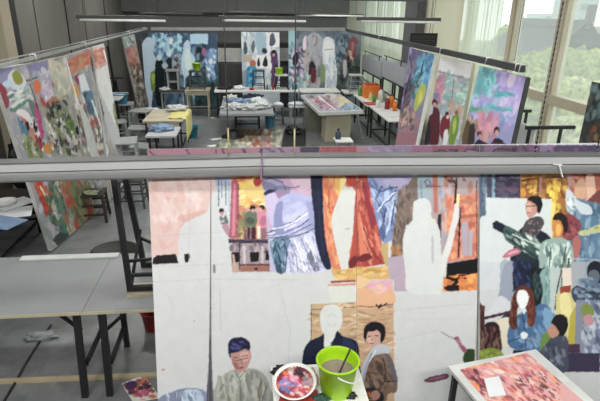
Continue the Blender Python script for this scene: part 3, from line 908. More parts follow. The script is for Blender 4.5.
# ------------------------------------------------------------------ paintings on the far wall
P1 = '''
b #3f5c7c,#5f84a4,#7ca8c4,#46627c,#2c4860 160 3 2.4 85 140 28 220 28 220 110 140 110
p #8fbcd8 152 38 182 36 182 52 152 56
b #5c84ac,#a8d4e8,#3c5c80 40 2 1.6 85 153 34 182 34 182 56 153 56
p #d0e0e8 169 38 172.6 38 172.6 44 169 44
p #a8c8e0 190 34 208 34 208 44 190 44
p #46525c 141 28 147 28 149 40 143 42
s #b4c8dc 142 44 146 38 151 37.6 154.6 41 154.6 47 152.6 52 156.6 60 157 70 154 84 152 100 151 112 144 112 142.6 90 141.6 68 141.4 52
s #7c9c40 150.6 73 155 71 159 76 158.6 88 152 91 150.6 84
s #a8c050 151.6 75 155 74 156 80 153 84
s #18242e 155 66 157 60 162 60 164 66 164.6 80 163.6 104 156.6 104 155 84
e #b8ccd8 159 57.6 2.7 3
s #1e3040 165 66 168 58 173 60 174 70 173 88 166 88
e #c4d4dc 169 53.6 2.6 3.4
s #a8b8c4 161.6 65 165.6 62 168 66 164.6 69
s #90a8b4 172.4 58 176 54 180.6 54 183 58 182 68 184 74 174 74 172 66
b #4c4048,#8c7c84,#a8b8c0 14 1.6 1.4 60 173 56 182 56 182 70 173 70
s #b0cce4 182.6 53 184 44 187.6 40 190 44 191 52 195 58 195.6 70 193 80 194.6 104 183.6 104 184 80 181 66
s #c4dcec 184.6 56 188 48 191 58 190 70 186 68
b #2c4458,#486c74,#7c98a8 40 2 2 85 196 44 206 44 206 106 196 106
s #7aa0c8 206 54 210 49 215 49 217 58 214 68 216 78 209 80 206 66
b #dce8f4,#5878b0,#a8c0e0 22 1.5 1.6 60 206 50 216 50 216 76 206 76
b #203c40,#2c504c,#3c6468 60 2.6 2.2 85 186 78 219 78 219 110 186 110
e #26323c 199 50 3 3
s #a86c94 203 48 206 50 205 56 202 54
'''
P2 = '''
b #c8d4d8,#a8b8c4,#9cb4c0,#d8dcdc 110 2.6 2.4 85 240 30 281 30 281 90 240 90
s #9cb8c8 256 34 262 32 266 40 266 54 258 54
p #dfe4e4 266.6 33 279 33 279 47 266.6 47
p #b8a898 243 56 252 54 252 62 243 62
s #54606c 243.6 44 245.4 42 247 46 247 53 244 53.6
s #6c7480 251.4 46 254 40 254.6 50 252 53
s #3c4450 262 50 264 48 267 50 266.6 53 262.6 53
s #60687c 270 36 273 33 275 38 275 44 270 46
p #e8ecec 256.6 55 270 55 270 68 256.6 68
s #2c2c34 257.4 60 259 57.6 260 62 259.6 66 257.4 66
s #34343c 263 62 265.4 56 267.4 60 267.6 66 263.4 66.6
s #c46c44 249.6 62 252.6 59.6 255.6 62 255 66.6 251 67
s #3c94bc 246 70 250 66 256 67 256.6 76 254.6 86 244.6 86
b #5cb4d4,#2c6c94 16 1.4 2 80 246 68 256 68 255 86 246 86
s #5c4070 270.6 54 273 50 277 52 278 62 278.6 76 275.6 88 271 86 272 68
e #34202c 273.4 52 2.2 1.8
e #c89c90 273.8 55 1.4 1.6
b #844c84,#3c2c54 10 1.2 2 80 271 60 278 60 277 84 272 84
p #8c9ca8 241 72 246 70 246 90 241 90
'''
P3 = '''
b #6c7c88,#8494a0,#5c6874,#788a94 150 3.4 2 60 286 28 364 28 364 100 286 100
p #93bcc8 288 30 296 30 296 90 288 90
b #a8c8d0,#80a8b4,#5c90a0 24 2 2.4 85 288 32 297 32 297 86 288 86
s #a8aab4 305 42 309 35 316 33 322 38 323 52 321 72 318 88 308 90 304 74 303 56
b #b8a8a4,#a0a8b4,#7c8488 50 2 3 85 305 38 322 38 320 86 306 86
s #5c7080 336 40 342 34 349 36 352 48 350 66 345 76 338 66 335 52
b #48606c,#8ca0b0,#3c4c54 40 2 2 80 336 40 350 38 348 74 338 70
s #c8d0d8 323 42 325 37.6 330 37 334 41 335 50 335 58 337 70 336.6 84 334 96 326 96 325 80 323 66 322.6 52
s #d8d8e0 324 44 328 40 333 44 333 56 328 58 324 52
b #e0e4ec,#a8b4c4,#c0c8d4 44 1 5 85 325 56 335 56 335 92 326 92
l #9c8890 .7 324 50 333 49
s #985050 350.6 38 355 37 358 42 355.6 46 356 52 353.6 58 350 52 349 44
s #b07070 352 42 354.6 44 353 52 351 50
b #d0b4a0,#8c4448 12 1.6 1.6 60 347 50 357 52 354 62 348 62
s #c4b8a8 349.6 56 353 58 354 66 350.6 68
b #2c3438,#4c5c50,#706c64 44 2 2.4 85 337 62 361 60 361 94 337 94
b #44505c,#c8b8d0,#e0d8e0,#5c4c74,#8c7c9c 60 1.8 1.5 60 289 52 304 46 304 82 289 82
s #2c2840 293 56 297 52 298 60 296 66 293 64
s #3c2c3c 309 66 312 61 315.6 66 316 78 312 82 309 78
s #7c3040 311 70 314 68 316 76 315 82 311 82
s #8ca070 321 66 325 66 325 80 321 82
s #d8c4d0 303 40 306 36 306 48 303 50
b #b8ccd0,#7ca4a8 22 1.6 2.4 80 297 76 311 76 311 92 297 92
s #b8b4bc 343 64 346 60 347 72 344 78
'''
def wallboard(name, lab, x0, x1, ytop, ybl, Y, ops, base, z0=.02, lean=.25, **k):
    a, b_ = aty(x0, ytop, Y), aty(x1, ytop, Y); zt = (a.z+b_.z)/2
    return board(name, lab, 'painting', (a.x, Y-lean, z0), (b_.x, Y-lean, z0), (b_.x, Y, zt), (a.x, Y, zt), ops, base, **k)
wallboard('painting_board', 'blue group-portrait painting at the left end of the far wall', 141, 217, 33, 108, 15.6, P1, '#4a6886', nu=120, nv=120, gain=GB, lean=.2)
wallboard('painting_board', 'pale grey painting with a small white panel in the middle of the far wall', 241, 279.5, 32, 88, 15.6, P2, '#b4c0c8', nu=80, nv=110, gain=GB, lean=.2)
wallboard('painting_board', 'grey painting with a white draped form, right of the far wall', 288.5, 361.5, 31, 88, 15.6, P3, '#74848f', nu=120, nv=120, gain=GB, lean=.2)
# ------------------------------------------------------------------ paintings down the left side
LP = '''
// near board
p #9aa0a6 -40 60 29 60 84 240 40 262 -40 200
b #a8a4b0,#8c9a9c,#b8a8b0,#9cb0ac,#c0b4c0 200 3.4 2.4 72 -30 66 32 62 84 230 44 256 -20 200
p #948fb8 -30 70 12 66 14 82 -30 92
s #c8ccd8 8 76 14 70 22 74 26 84 18 92 10 86
s #9fa638 12 75 16 70 20 73 23 80 22 84 16 84
s #b8ccdc 2 84 8 80 12 84 8 88
s #a84452 -8 82 2 84 8 94 9 106 5 108 1 98 -8 94
s #88909a -8 94 0 96 5 106 4 114 -8 108
l #c4d4cc 1.2 8 95 24 90
l #c4d4cc 1.2 10 100 26 95
l #4c7c6c 1 9 97.4 25 92.6
l #c8d8d4 1.6 12 110 30 102
l #3c6c5c 1 12 107.6 28 101
b #a8ccb8,#5c8c7c,#d8d8d4 30 1.8 2.4 -18 8 92 28 88 32 104 12 112
s #c47070 19 114 24 112 29 118 33 128 31 134 26 126
s #d8d0d0 16 113 22 109 30 115 36 130 40 142 36 140 28 122
s #5890a8 17 116 22 122 28 130 30 142 24 140 20 128
s #242430 25.4 123 28 122 29.4 128 28 131
s #242430 33 124 36 122 37.6 129 35.4 133
s #c08c78 29 130 33 128 36 138 34 148 30 140
s #b04050 35 135 40 136 43 146 40 150 37 144
s #b84888 33 104 38 104 42 116 40 122 36 114
s #6c8c80 28 100 33 102 37 114 33 116
b #8c9c60,#788c54,#b0b098 30 2 2.4 70 20 134 34 140 44 160 30 160
p #c8402c 33 180 40 180 50 206 46 214
b #d04430,#b83428,#e07048 30 2.2 2.6 72 34 182 42 182 52 210 46 212
l #e0d8b0 1.6 40 186 56 216 62 238
b #5c8c6c,#c8c8a8,#4c6c54,#b86c48,#3c6c68 70 2.4 2.2 70 44 182 60 182 80 226 60 240 48 212
p #4c5c5c 52 240 60 232 70 234 58 246
// second board
p #a8a49c 29 60 66 54 112 205 76 236
b #b0aca4,#98988c,#bcb0a4,#8c948c 160 3 2.4 75 30 62 64 56 108 200 76 230
p #8c88b0 27 66 48 60 48 68 31 76
p #c4bcc8 36 76 50 70 56 92 46 102
b #b8a0c0,#d0c8d4,#98a4b4 30 2.4 2 75 32 74 48 70 56 92 44 100
l #54585c 1.4 26 81 38 77
l #a8acac 1.2 38 77 48 73
s #e0743c 33 83 38 80 41 86 39 94 35 92
s #b06c54 52 78 54.6 76 56 82 54 88 52 86
s #b87858 44 104 56 96 64 92 64 98 52 106 46 108
s #c0484c 40 96 44 100 46 106 42 104
p #c8c0ac 49 64 64 58 72 92 58 98
b #ccc4b0,#bcb8a8,#a8b0a0 30 2.4 2.4 75 50 64 64 60 70 92 56 96
l #d0d4d0 1.3 64.6 58 78 108 92 150
s #c44a84 34 110 38 112 44 132 42 140 38 126
s #383c40 50 108 56 104 62 110 64 122 58 124 52 116
b #24282c,#c8ccc8,#8c9c60,#48504c,#a8a8a4 110 1.8 2.2 72 46 106 66 102 80 150 56 154
s #d88c34 44 146 50 142 54 148 50 154 45 152
b #7c9c54,#5c8040 14 1.8 2 75 66 122 72 120 76 132 70 134
s #24201c 76 128 79 126 80 132 77 134
b #c8502c,#8c9870,#6c7c5c,#a89c70,#b83c2c 90 2.4 2.6 72 60 182 78 182 96 210 78 228
b #7c8860,#98986c,#6c6c50 30 2.4 2.6 72 70 182 78 182 90 210 80 222
// third board
p #b0a8a0 66 54 93 46 122 160 110 208
b #a8a8a8,#98a0a8,#c0b8b0,#8c9498 110 2.4 2.6 76 68 60 92 50 116 160 100 190
p #c8705c 67 60 92 49 95 60 72 74
b #d07c58,#c45c54,#b8a060,#d89080 40 2 2 -20 68 62 92 51 95 62 72 74
s #a83c60 74 77 79 74 81 82 78 85
s #d8a058 72 82 76 84 80 94 78 98 73 92
p #d0d4d8 78 76 84 73 92 96 84 104
p #4c7898 84 92 92 90 98 118 92 122
b #4c7898,#34586c,#7ca0b4 24 1.6 3 76 84 94 92 92 97 118 90 120
b #b8502c,#e0d8c8,#546c78,#3c4c54,#c8ccc8,#8c7c74 80 1.6 2.6 76 76 104 96 110 108 152 84 152
s #20181c 75.6 128 79 126 80 132 77 134
l #d8dcd8 1.4 92 100 102 130 108 154
// fourth board
p #b8bcbc 90 48 104 43 128 126 126 166 118 160 104 118
p #c4706c 91 54 104 50 108 64 94 70
b #cc7470,#d89888,#c05c60,#d0a878 30 1.8 2 -20 90 50 104 46 108 66 94 72
p #cdd0ce 94 72 108 64 124 126 116 126 100 92
~b #d8c0bc,#c8ccc8 16 2 3 76 96 68 108 62 116 84 100 90
s #8c9c70 113 104 117 106 124 126 119 130 114 116
b #c05c40,#a8a860,#8c9c70 14 1.4 3 72 114 106 119 106 126 130 118 130
l #dadcd8 1.4 103.6 50 126 126
l #1e1e22 1.3 90.8 57 93.4 72
l #3c3c40 1 93.4 72 104 116
l #e0e2e0 1.2 65.6 58 80 110
l #3a3a3c .8 30 84 38 108
l #e4e6e4 1.1 91.8 50 92.6 57
b #34302c,#d8d4c8,#8c4438 50 1 1.8 76 10 125 60 110 90 150 30 154
'''
def side(lab, tx0, ty0, tx1, ty1, fx0, fy0, fx1, fy1, ops, base, zt=2.28, edge='pale', nu=70, nv=130, grp='canvases leaning down the left side', **k):
    tl, tr = atz(tx0, ty0, zt), atz(tx1, ty1, zt); bl, br = atz(fx0, fy0, .02), atz(fx1, fy1, .02)
    return board('painting_board', lab, 'painting', bl, br, tr, tl, ops, base, nu=nu, nv=nv, edge=edge, group=grp, **k)
side('nearest canvas on the left rail, green dabs and red stripes, white front edge', -7, 70, 26.4, 63.8, 52, 251, 73, 232.6, LP, '#9a9ea2', gain=GL, edge='white', nu=90, nv=200, th=.05)
side('left-side canvas with a cream top and a purple corner, second from the camera', 27.4, 63.6, 64.6, 56, 73.8, 232, 94.5, 214, LP, '#a8a49c', gain=GL, nu=90, nv=180)
side('left-side canvas with an orange-red top and a blue figure, third from the camera', 65.4, 55.8, 90.5, 47.6, 95.3, 213.4, 111.5, 199, LP, '#b0a8a0', gain=GL)
side('mostly white canvas with a pink top, fourth down the left rail', 92.5, 47, 104, 43.6, 113.5, 197.5, 127.5, 181, LP, '#b8bcbc', gain=GL, edge='white')
L5 = '''
b #b8b0a8,#a8a094,#8c8c84 60 2 2.4 78 118 34 140 34 152 112 134 112
p #a8b8b0 122 37 134 34 135 45 125 48
b #88b0a8,#c8d0c8,#607c80 18 1.6 1.6 60 122 38 134 35 136 46 126 48
p #c88478 126 48 135 46 139 64 132 68
b #d07c70,#c8a090,#b86c64 18 1.6 2.4 76 126 50 135 48 139 64 131 66
b #3c3430,#c8c4b8,#8c6c54,#54584c,#a86c50 70 1.3 2 76 130 64 139 62 149 110 138 112
'''
side('narrow pink and brown canvas near the far end of the left rail', 122.5, 37.4, 134.5, 34.4, 140, 117, 149.5, 107.5, L5, '#b0a8a0', gain=GL)
# ------------------------------------------------------------------ paintings down the right side
RP = '''
// first (far) canvas
p #8c88a4 408 44 438 52 418 152 392 150
b #6c5c9c,#8c80b8,#7c7890,#a498b8 60 2.6 2.8 105 408 46 422 50 408 110 398 120
b #4c8cc0,#5cacd0,#3c70b0,#7cc0d8 60 2.2 2.8 105 420 50 436 56 430 90 416 84
b #54a8b4,#3c7c8c,#86b8c0 24 2 2.4 105 412 70 422 74 418 100 408 96
s #b4c04c 417 92 422 84 426 86 424 98 418 108 414 112 415 100
s #d0cc60 419 96 422 90 422 100 418 104
b #4c3c44,#7c5c6c,#3c2c38,#a08088 36 1.4 2.6 110 402 80 414 84 408 120 399 118
l #3c2c3c 1.1 410 56 412 70 406 88 404 104
l #34303c 1.1 424 60 420 76 416 84
b #a8788c,#c49098,#b08488 50 2.4 2 100 397 112 420 112 415 150 394 150
p #a87884 397 132 418 132 416 152 394 152
b #546c5c,#8c6c4c,#c4a49c 24 1.4 2.4 105 399 108 416 108 412 130 398 130
// second
p #d8d8e4 440 56 473 62.6 470 80 437 71
p #a8a8b0 437 71 470 80 458 150 424 150
b #b4c0c4,#98a8b0,#c8b4bc,#8cb8b4 90 2.2 2.2 105 438 72 470 80 462 140 428 140
l #8c5c74 1 437 71 470 79.6
b #c4889c,#b8849c,#a0788c 40 2.2 2.4 105 434 74 444 78 438 110 430 106
b #90c0ac,#b0d0c0,#7cacb0 30 2 2 0 448 80 468 84 464 106 446 100
l #a05c74 .8 454 78 450 116
b #c4a48c,#b88c74 18 1.6 2 100 450 100 464 104 460 124 448 120
s #3c2838 432 103 434 99 437 101 437 105 434 107
e #c89c94 434.6 104.6 1.8 2.2
s #6c2c3c 430 112 434 107 439 110 440 124 438 144 430 146 428 128
s #a8b4cc 428 108 432 104 433 112 429 116
s #7484b0 433 95 436 92 438 96 436 100
s #8c2c40 441 120 446 115 450 118 449 132 444 143 440 134
e #3c3038 447 114 2 2.4
e #d0b8ac 447.6 117 1.5 2
s #d8dcd8 444 132 448 130 447 144 443 146
s #7ca038 451 122 455 115 459 116 458 130 453 146 449 146 449 134
s #a8c464 453 122 456 118 456 128 453 134
e #8c6458 456.6 112.6 1.6 2.2
s #34303c 426 124 430 122 430 138 427 150 424 150
// third
p #8f94c0 480 64 527 76 512 150 460 150
b #8498c8,#a89cd0,#b8a8d8,#98b8d0,#8c8cc4 130 3.4 2 100 480 66 526 78 518 126 470 120
b #6cb4bc,#84c8c4,#5ca4b0 46 2.6 2 95 479 66 496 70 490 96 476 92
b #b4a4dc,#a494d0,#c0b4e4 50 3.4 2 100 504 74 524 80 518 116 500 110
b #4ca4b4,#60b4b8 16 1.2 4 10 492 90 514 94 514 98 492 96
b #4ca4b4,#60b4b8 16 1.2 4 8 486 104 510 108 510 112 486 108
b #58a090,#7cb4a4 20 1.2 4 8 470 106 488 110 486 116 468 112
b #c4849c,#d094a0,#b87c94 46 2.6 2.2 90 478 112 500 116 494 138 472 132
b #8c7870,#a4907c 26 2 2 90 464 116 478 118 472 144 462 144
s #6c5c44 463 128 466 120 470 122 471 132 468 146 462 148
e #c4a084 470 118.6 1.7 2.4
s #4c3c34 468 138 470 126 474 124 475 136 472 148 467 148
e #3c2834 479.6 134 2.6 3
e #c08c84 480 136 1.7 2
e #2c2434 487.6 134.6 1.8 4
s #c89890 484 133 487 128 489 134 487 142 484 142
e #2c2434 496.6 130.6 3 3.8
e #c8948c 496.8 132.6 2 2.8
s #3c2c3c 474 150 478 140 484 142 490 144 496 138 504 142 506 152
b #5c2c4c,#2c2430,#7c4c6c 16 2 1.6 0 476 144 504 144 504 150 476 150
'''
def rside(lab, tx0, ty0, tx1, ty1, bx0, by0, bx1, by1, ops, base, zt=2.28, **k):
    """right-hand canvases: their feet are out of sight, so lean them in by the slope of the visible edges"""
    tl, tr = atz(tx0, ty0, zt), atz(tx1, ty1, zt)
    def foot(t, px, py):
        # point on the sight line at the same length along the room as the top, shifted a little towards the camera
        q = aty(px, py, t.y-.12); s_ = (t.z-.02)/(t.z-q.z); return t+(q-t)*s_
    bl, br = foot(tl, bx0, by0), foot(tr, bx1, by1)
    print('RS', tl, tr, bl, br)
    bl.z = br.z = .02
    return board('painting_board', lab, 'painting', bl, br, tr, tl, ops, base, group='canvases leaning down the right side', **k)
rside('violet, blue and yellow canvas, farthest of those on the right rail', 409.5, 47.3, 434.5, 54.4, 395.5, 143, 415.5, 145, RP, '#8c88a4', gain=GR, edge='white', nu=70, nv=150, th=.06)
rside('canvas with a white top and figures in dark red, second down the right side', 440.5, 56.6, 472.6, 63, 424, 143, 458.6, 143, RP, '#a8a8b0', gain=GR, nu=90, nv=150, edge='cream', th=.05)
rside('lilac and turquoise canvas with small heads along its foot, by the window', 480, 65.8, 526, 76.8, 460.5, 143, 511, 143, RP, '#8f94c0', gain=GR, nu=110, nv=150, edge='dkgrey', th=.06)
R4 = '''
b #4c504c,#3c4444,#5c6058,#2c3434 90 3.4 2 100 570 70 640 70 640 160 560 160
b #a8643c,#8c4c34,#98845c 16 2 1.6 90 592 120 615 120 615 150 590 150
b #5c7c84,#7c8c84 18 2.4 2 95 588 84 610 84 610 120 586 120
'''
rside('dark green-grey canvas at the right edge, in front of the clear window', 592, 81.5, 640, 92, 578.5, 143, 630, 150, R4, '#484c4a', gain=GR, nu=70, nv=110, edge='dkgrey', zt=2.2)
# ------------------------------------------------------------------ generic furniture
def table(lab, x0, x1, y0, y1, z, top='tabletop', leg='black', th=.035, lw=.035, ins=.06, apron=0, stretch=True, name='work_table', cat='table', grp=None, edge=None):
    t = thing(name, lab, cat, ((x0+x1)/2, (y0+y1)/2, 0), grp)
    MB().box((x0, y0, z-th), (x1, y1, z), .004).build('tabletop', top, t)
    zz = z-th
    for px in (x0+ins, x1-ins):
        for py in (y0+ins, y1-ins): MB().box((px-lw/2, py-lw/2, 0), (px+lw/2, py+lw/2, zz)).build('leg', leg, t)
    if apron:
        mb = MB()
        for a, b_ in (((x0+ins, y0+ins-.01, zz-apron), (x1-ins, y0+ins+.01, zz)), ((x0+ins, y1-ins-.01, zz-apron), (x1-ins, y1-ins+.01, zz)),
                      ((x0+ins-.01, y0+ins, zz-apron), (x0+ins+.01, y1-ins, zz)), ((x1-ins-.01, y0+ins, zz-apron), (x1-ins+.01, y1-ins, zz))): mb.box(a, b_)
        mb.build('apron', leg if apron < .08 else top, t)
    if stretch:
        mb = MB()
        for px in (x0+ins, x1-ins): mb.bar((px, y0+ins, .18), (px, y1-ins, .18), lw*.8)
        mb.bar((x0+ins, y1-ins, .2), (x1-ins, y1-ins, .2), lw*.8)
        mb.build('stretcher', leg, t)
    return t
def stool(lab, x, y, z0, h, s, seat='steel', leg='steel', lw=.03, grp=None, rot=0., name='stool', cat='stool'):
    t = thing(name, lab, cat, (0, 0, 0), grp)
    MB().box((-s/2, -s/2, h-.03), (s/2, s/2, h), .006).build('seat', seat, t)
    q = s/2-lw/2
    for i, j in ((-1, -1), (1, -1), (1, 1), (-1, 1)):
        MB().bar((i*(q+.015), j*(q+.015), 0), (i*(q-.01), j*(q-.01), h-.03), lw).build('leg', leg, t)
    mb = MB()
    for zz in ((.12, h*.62) if h > .35 else (.1,)):
        for i, j, k, l in ((-1, -1, 1, -1), (1, -1, 1, 1), (1, 1, -1, 1), (-1, 1, -1, -1)): mb.bar((i*q, j*q, zz), (k*q, l*q, zz), lw*.7)
    mb.build('stretcher', leg, t)
    t.location = (x, y, z0); t.rotation_euler = (0, 0, rot)
    return t
def bucket(lab, x, y, z, r, h, col, cat='bucket', water=False, handle=True, grp=None, name='bucket'):
    t = thing(name, lab, cat, (0, 0, 0), grp)
    MB().lathe([(0, 0), (r*.74, 0), (r*.77, .006), (r*.95, h*.84), (r*.97, h*.84), (r*.985, h*.94), (r*1.06, h*.95), (r*1.06, h*.985), (r*1.0, h), (r*.96, h*.985),
                (r*.93, h*.85), (r*.73, .012), (0, .01)], n=40).build('body', col, t)
    if water: MB().lathe([(0, h*.62), (r*.875, h*.62)], n=32).build('water', 'water', t)
    if handle:
        pts = [(r*1.09*math.cos(a-.9), r*1.09*math.sin(a-.9+0)*1., h*.9-r*.5*math.sin(a)) for a in [math.pi*k/14-.0 for k in range(15)]]
        pts = [(r*1.1*math.cos(q-1.75), r*1.1*math.sin(q-1.75), h*.9-r*.75*math.sin(q)) for q in [math.pi*k/14 for k in range(15)]]
        hd = MB().tube(pts, .004, 6).build('handle', 'white', t)
    t.location = (x, y, z)
    return t
def heap(name, lab, cat, x, y, z, rx, ry, rz, m_, seed=0, grp=None, amp=.45, fr=2.2):
    """a crumpled soft thing resting on z"""
    mb = MB().blob((0, 0, rz*.55), (rx, ry, rz), 4, amp, fr, seed)
    for v in mb.bm.verts:
        if v.co.z < 0: v.co.z = 0
    o = tag(mb.build(name, m_), lab, cat, grp); o.location = (x, y, z); return o
def flat(lab, cat, name, pts, z, ops, base, seed=3, gain=1., th=.006, nu=60, nv=60, edge='white'):
    P = [atz(x, y, z) for x, y in pts]       # bl, br, tr, tl
    return board(name, lab, cat, *P, ops, base, nu=nu, nv=nv, gain=gain, th=th, edge=edge, seed=seed)
# ------------------------------------------------------------------ the front rail: two lengths of grey channel slung on cables
YB = 2.70
def beam(lab, xa, ya, xb, yb, ext0, ext1, hpx):
    a, b_ = aty(xa, ya, YB), aty(xb, yb, YB); d = b_-a
    A = a+d*ext0; B = b_+d*ext1
    a2 = aty((xa+xb)/2, (ya+yb)/2+hpx, YB); H_ = (a.z+b_.z)/2-a2.z
    t = thing('ceiling_channel', lab, 'rail', ((A.x+B.x)/2, YB, min(A.z, B.z)-H_), 'channels of the front rail')
    def prof(pp, name, m_):
        bm = bmesh.new(); n = len(pp)
        R_ = [[bm.verts.new((p.x, YB+y, p.z-H_*z)) for y, z in pp] for p in (A, B)]
        for i in range(n): bm.faces.new((R_[0][i], R_[0][(i+1) % n], R_[1][(i+1) % n], R_[1][i]))
        bm.faces.new(R_[0][::-1]); bm.faces.new(R_[1])
        mb = MB(); mb.bm.free(); mb.bm = bm; mb.build(name, m_, t)
    prof([(-.004, 0), (.085, 0), (.085, .06), (-.004, .06)], 'top_lip', mat('lip_grey', '#5a5a5c', .5))
    prof([(0, .06), (.08, .06), (.08, .42), (0, .42)], 'upper_face', mat('channel_white', '#a9abac', .45, var=.03))
    prof([(.012, .42), (.08, .42), (.08, .47), (.012, .47)], 'groove', mat('groove', '#37383a', .6))
    prof([(-.003, .47), (.08, .47), (.08, 1.0), (.05, 1.0), (.03, .97), (.012, .85), (.002, .68), (-.003, .55)], 'lower_cover', mat('channel_grey', '#919293', .38, var=.03))
    return t
beam('left length of the pale grey channel, crossing over the floor tables', 0, 163.2, 261.2, 156.8, -.75, 0, 21.5)
beam('right length of the pale grey channel, over the crowded board', 262.8, 156.6, 600, 155.4, 0, .9, 21.0)
mb = MB(); p = aty(260.5, 158, YB-.012); q = aty(261.5, 180, YB-.012)
mb.bar(aty(262.6, 157, YB-.008), aty(260.8, 178.5, YB-.008), .008, .006); tag(mb.build('joint_cord', 'mauve'), 'dark mauve cord hanging over the gap between the two channels', 'cord')
mb = MB(); mb.bar(aty(559, 165, YB-.01), aty(562.5, 177, YB-.01), .012, .006); mb.bar(aty(553, 164, YB-.01), aty(562, 165, YB-.01), .006, .006)
tag(mb.build('tape', 'white'), 'strip of white tape stuck on the right channel', 'tape')
def cable(lab, x, y, Y, kind='thin', grp=None, z1=CE):
    b_ = aty(x, y, Y); t = thing('suspension_cable', lab, 'cable', b_, grp)
    MB().tube([(b_.x, Y, b_.z), (b_.x, Y, z1)], .0035 if kind == 'thin' else .0045, 6).build('wire', 'dkgrey' if kind == 'thin' else 'black', t)
    if kind == 'thin':
        MB().lathe([(0, 0), (.0055, 0), (.005, .16), (0, .165)], (b_.x, Y, b_.z), 8).build('sleeve', mat('sleeve_tan', '#b8aa84', .6, var=.3, scale=40), t)
    if kind == 'twist':
        mb = MB()
        for k_ in range(66): mb.tube([(b_.x-.006, Y-.005, b_.z+.03*k_), (b_.x+.005, Y-.004, b_.z+.03*k_+.012)], .0018, 5)
        mb.build('pale_strand', 'silver', t)
    return t
cable('thin ceiling cable with tan sleeve above the pink-washed boards', 229, 156, 2.785)
cable('thin ceiling cable with tan sleeve nearer the middle, left of the drawing table', 294.3, 156, 2.785)
cable('black and white twisted cable against the window frame', 534.5, 155, 2.785, 'twist')
cable('black and white twisted cable at the right edge of view', 596, 155, 2.785, 'twist2' if 0 else 'twist')
# ------------------------------------------------------------------ the rails round the room
def rail(lab, a, b_, w_, h_, m_, name='hanging_rail', two=None):
    t = thing(name, lab, 'rail', a)
    MB().bar(a, b_, w_, h_).build('channel', m_, t)
    if two: 
        o = Vector(two); MB().bar(a+o, b_+o, w_*.45, w_*.45).build('conduit', 'silver', t)
    return t
LA, LB = atz(-12, 71.5, 2.33), atz(150, 28.6, 2.33)
rail('silver-grey rail carrying the left-hand canvases', LA+Vector((-.07, 0, 0)), LB+Vector((-.07, 0, 0)), .03, .035, 'steel', two=(-.08, 0, .03))
RA, RB = atz(517, 69, 2.36), atz(345, 30.2, 2.36)
rail('dark grey rail carrying the right-hand canvases', RA+Vector((.06, 0, 0)), RB+Vector((.06, 0, 0)), .05, .07, mat('rail_dark', '#3f4043', .5))
rail('pale pipe rail across the far wall above its paintings', aty(151, 28.8, 15.72), aty(345, 29.2, 15.72), .05, .09, mat('rail_pale', '#a2a3a2', .5))
for A_, B_, xs in ((LA, LB, (.185, .40, .62, .86, .975)), (RA, RB, (.02, .12, .32, .52, .8))):
    for s_ in xs:
        # spacing follows the rail in depth
        p = A_+(B_-A_)*(s_**2.2); side_ = -.07 if A_ is LA else .06
        mb = MB().tube([p+Vector((side_-.034, 0, -.03)), p+Vector((side_-.028, 0, .04)), p+Vector((side_+.028, 0, .04)), p+Vector((side_+.034, 0, -.03))], .008, 6)
        tag(mb.build('rail_clip', 'white'), 'white clip over the left rail' if A_ is LA else 'white clip over the right rail', 'clip', 'clips on the left rail' if A_ is LA else 'clips on the right rail')
for s_ in (.02, .3, .65):
    for A_, B_, n_ in ((RA, RB, 'right'),):
        p = A_+(B_-A_)*s_+Vector((.06, 0, .06))
        tag(MB().tube([p, (p.x, p.y, CE)], .004, 5).build('rail_wire', 'dkgrey'), 'thin wire holding up the right rail', 'wire', 'wires of the right rail')
# ------------------------------------------------------------------ hanging strip lights (switched off)
def strip(lab, x0, y0, x1, y1, Y, hh=.05, white=True, grp='unlit strip lights'):
    a, b_ = aty(x0, y0, Y), aty(x1, y1, Y); z = (a.z+b_.z)/2
    t = thing('strip_light', lab, 'lamp', ((a.x+b_.x)/2, Y, z), grp)
    MB().box((a.x, Y-.04, z), (b_.x, Y+.04, z+hh), .006).build('housing', mat('lamp_housing', '#3a3b3a', .5), t)
    if white: MB().tube([(a.x+.05, Y-.045, z-.012), (b_.x-.02, Y-.045, z-.012)], .017, 10).build('tube', mat('tube_white', '#f0f2ee', .3), t)
    mb = MB()
    for k_ in (.1, .9):
        xx = a.x+(b_.x-a.x)*k_; mb.tube([(xx, Y, z+hh), (xx, Y, CE)], .003, 5)
    mb.build('hanger', 'dkgrey', t)
strip('unlit strip light with a white tube over the left-hand canvases', 77, 18.6, 167.5, 20, 7.6)
strip('unlit strip light hanging in the middle, before the pale grey painting', 219, 19.2, 307, 20.4, 7.6)
strip('unlit strip light on the right, in front of the grey column', 357, 20, 440, 21.8, 7.6)
strip('thin farther strip light above the blue painting', 140, 14.6, 203, 13.6, 11, .03, False)
strip('thin farther strip light above the middle painting', 228, 13.2, 313, 13.8, 11, .03, False)
strip('farther strip light ending by the white corner', 294, 14.6, 363, 15.4, 11.1, .03, True)
strip('strip light at the very top edge, right of centre', 341, 1.4, 425, 1.0, 7.0, .05, False)
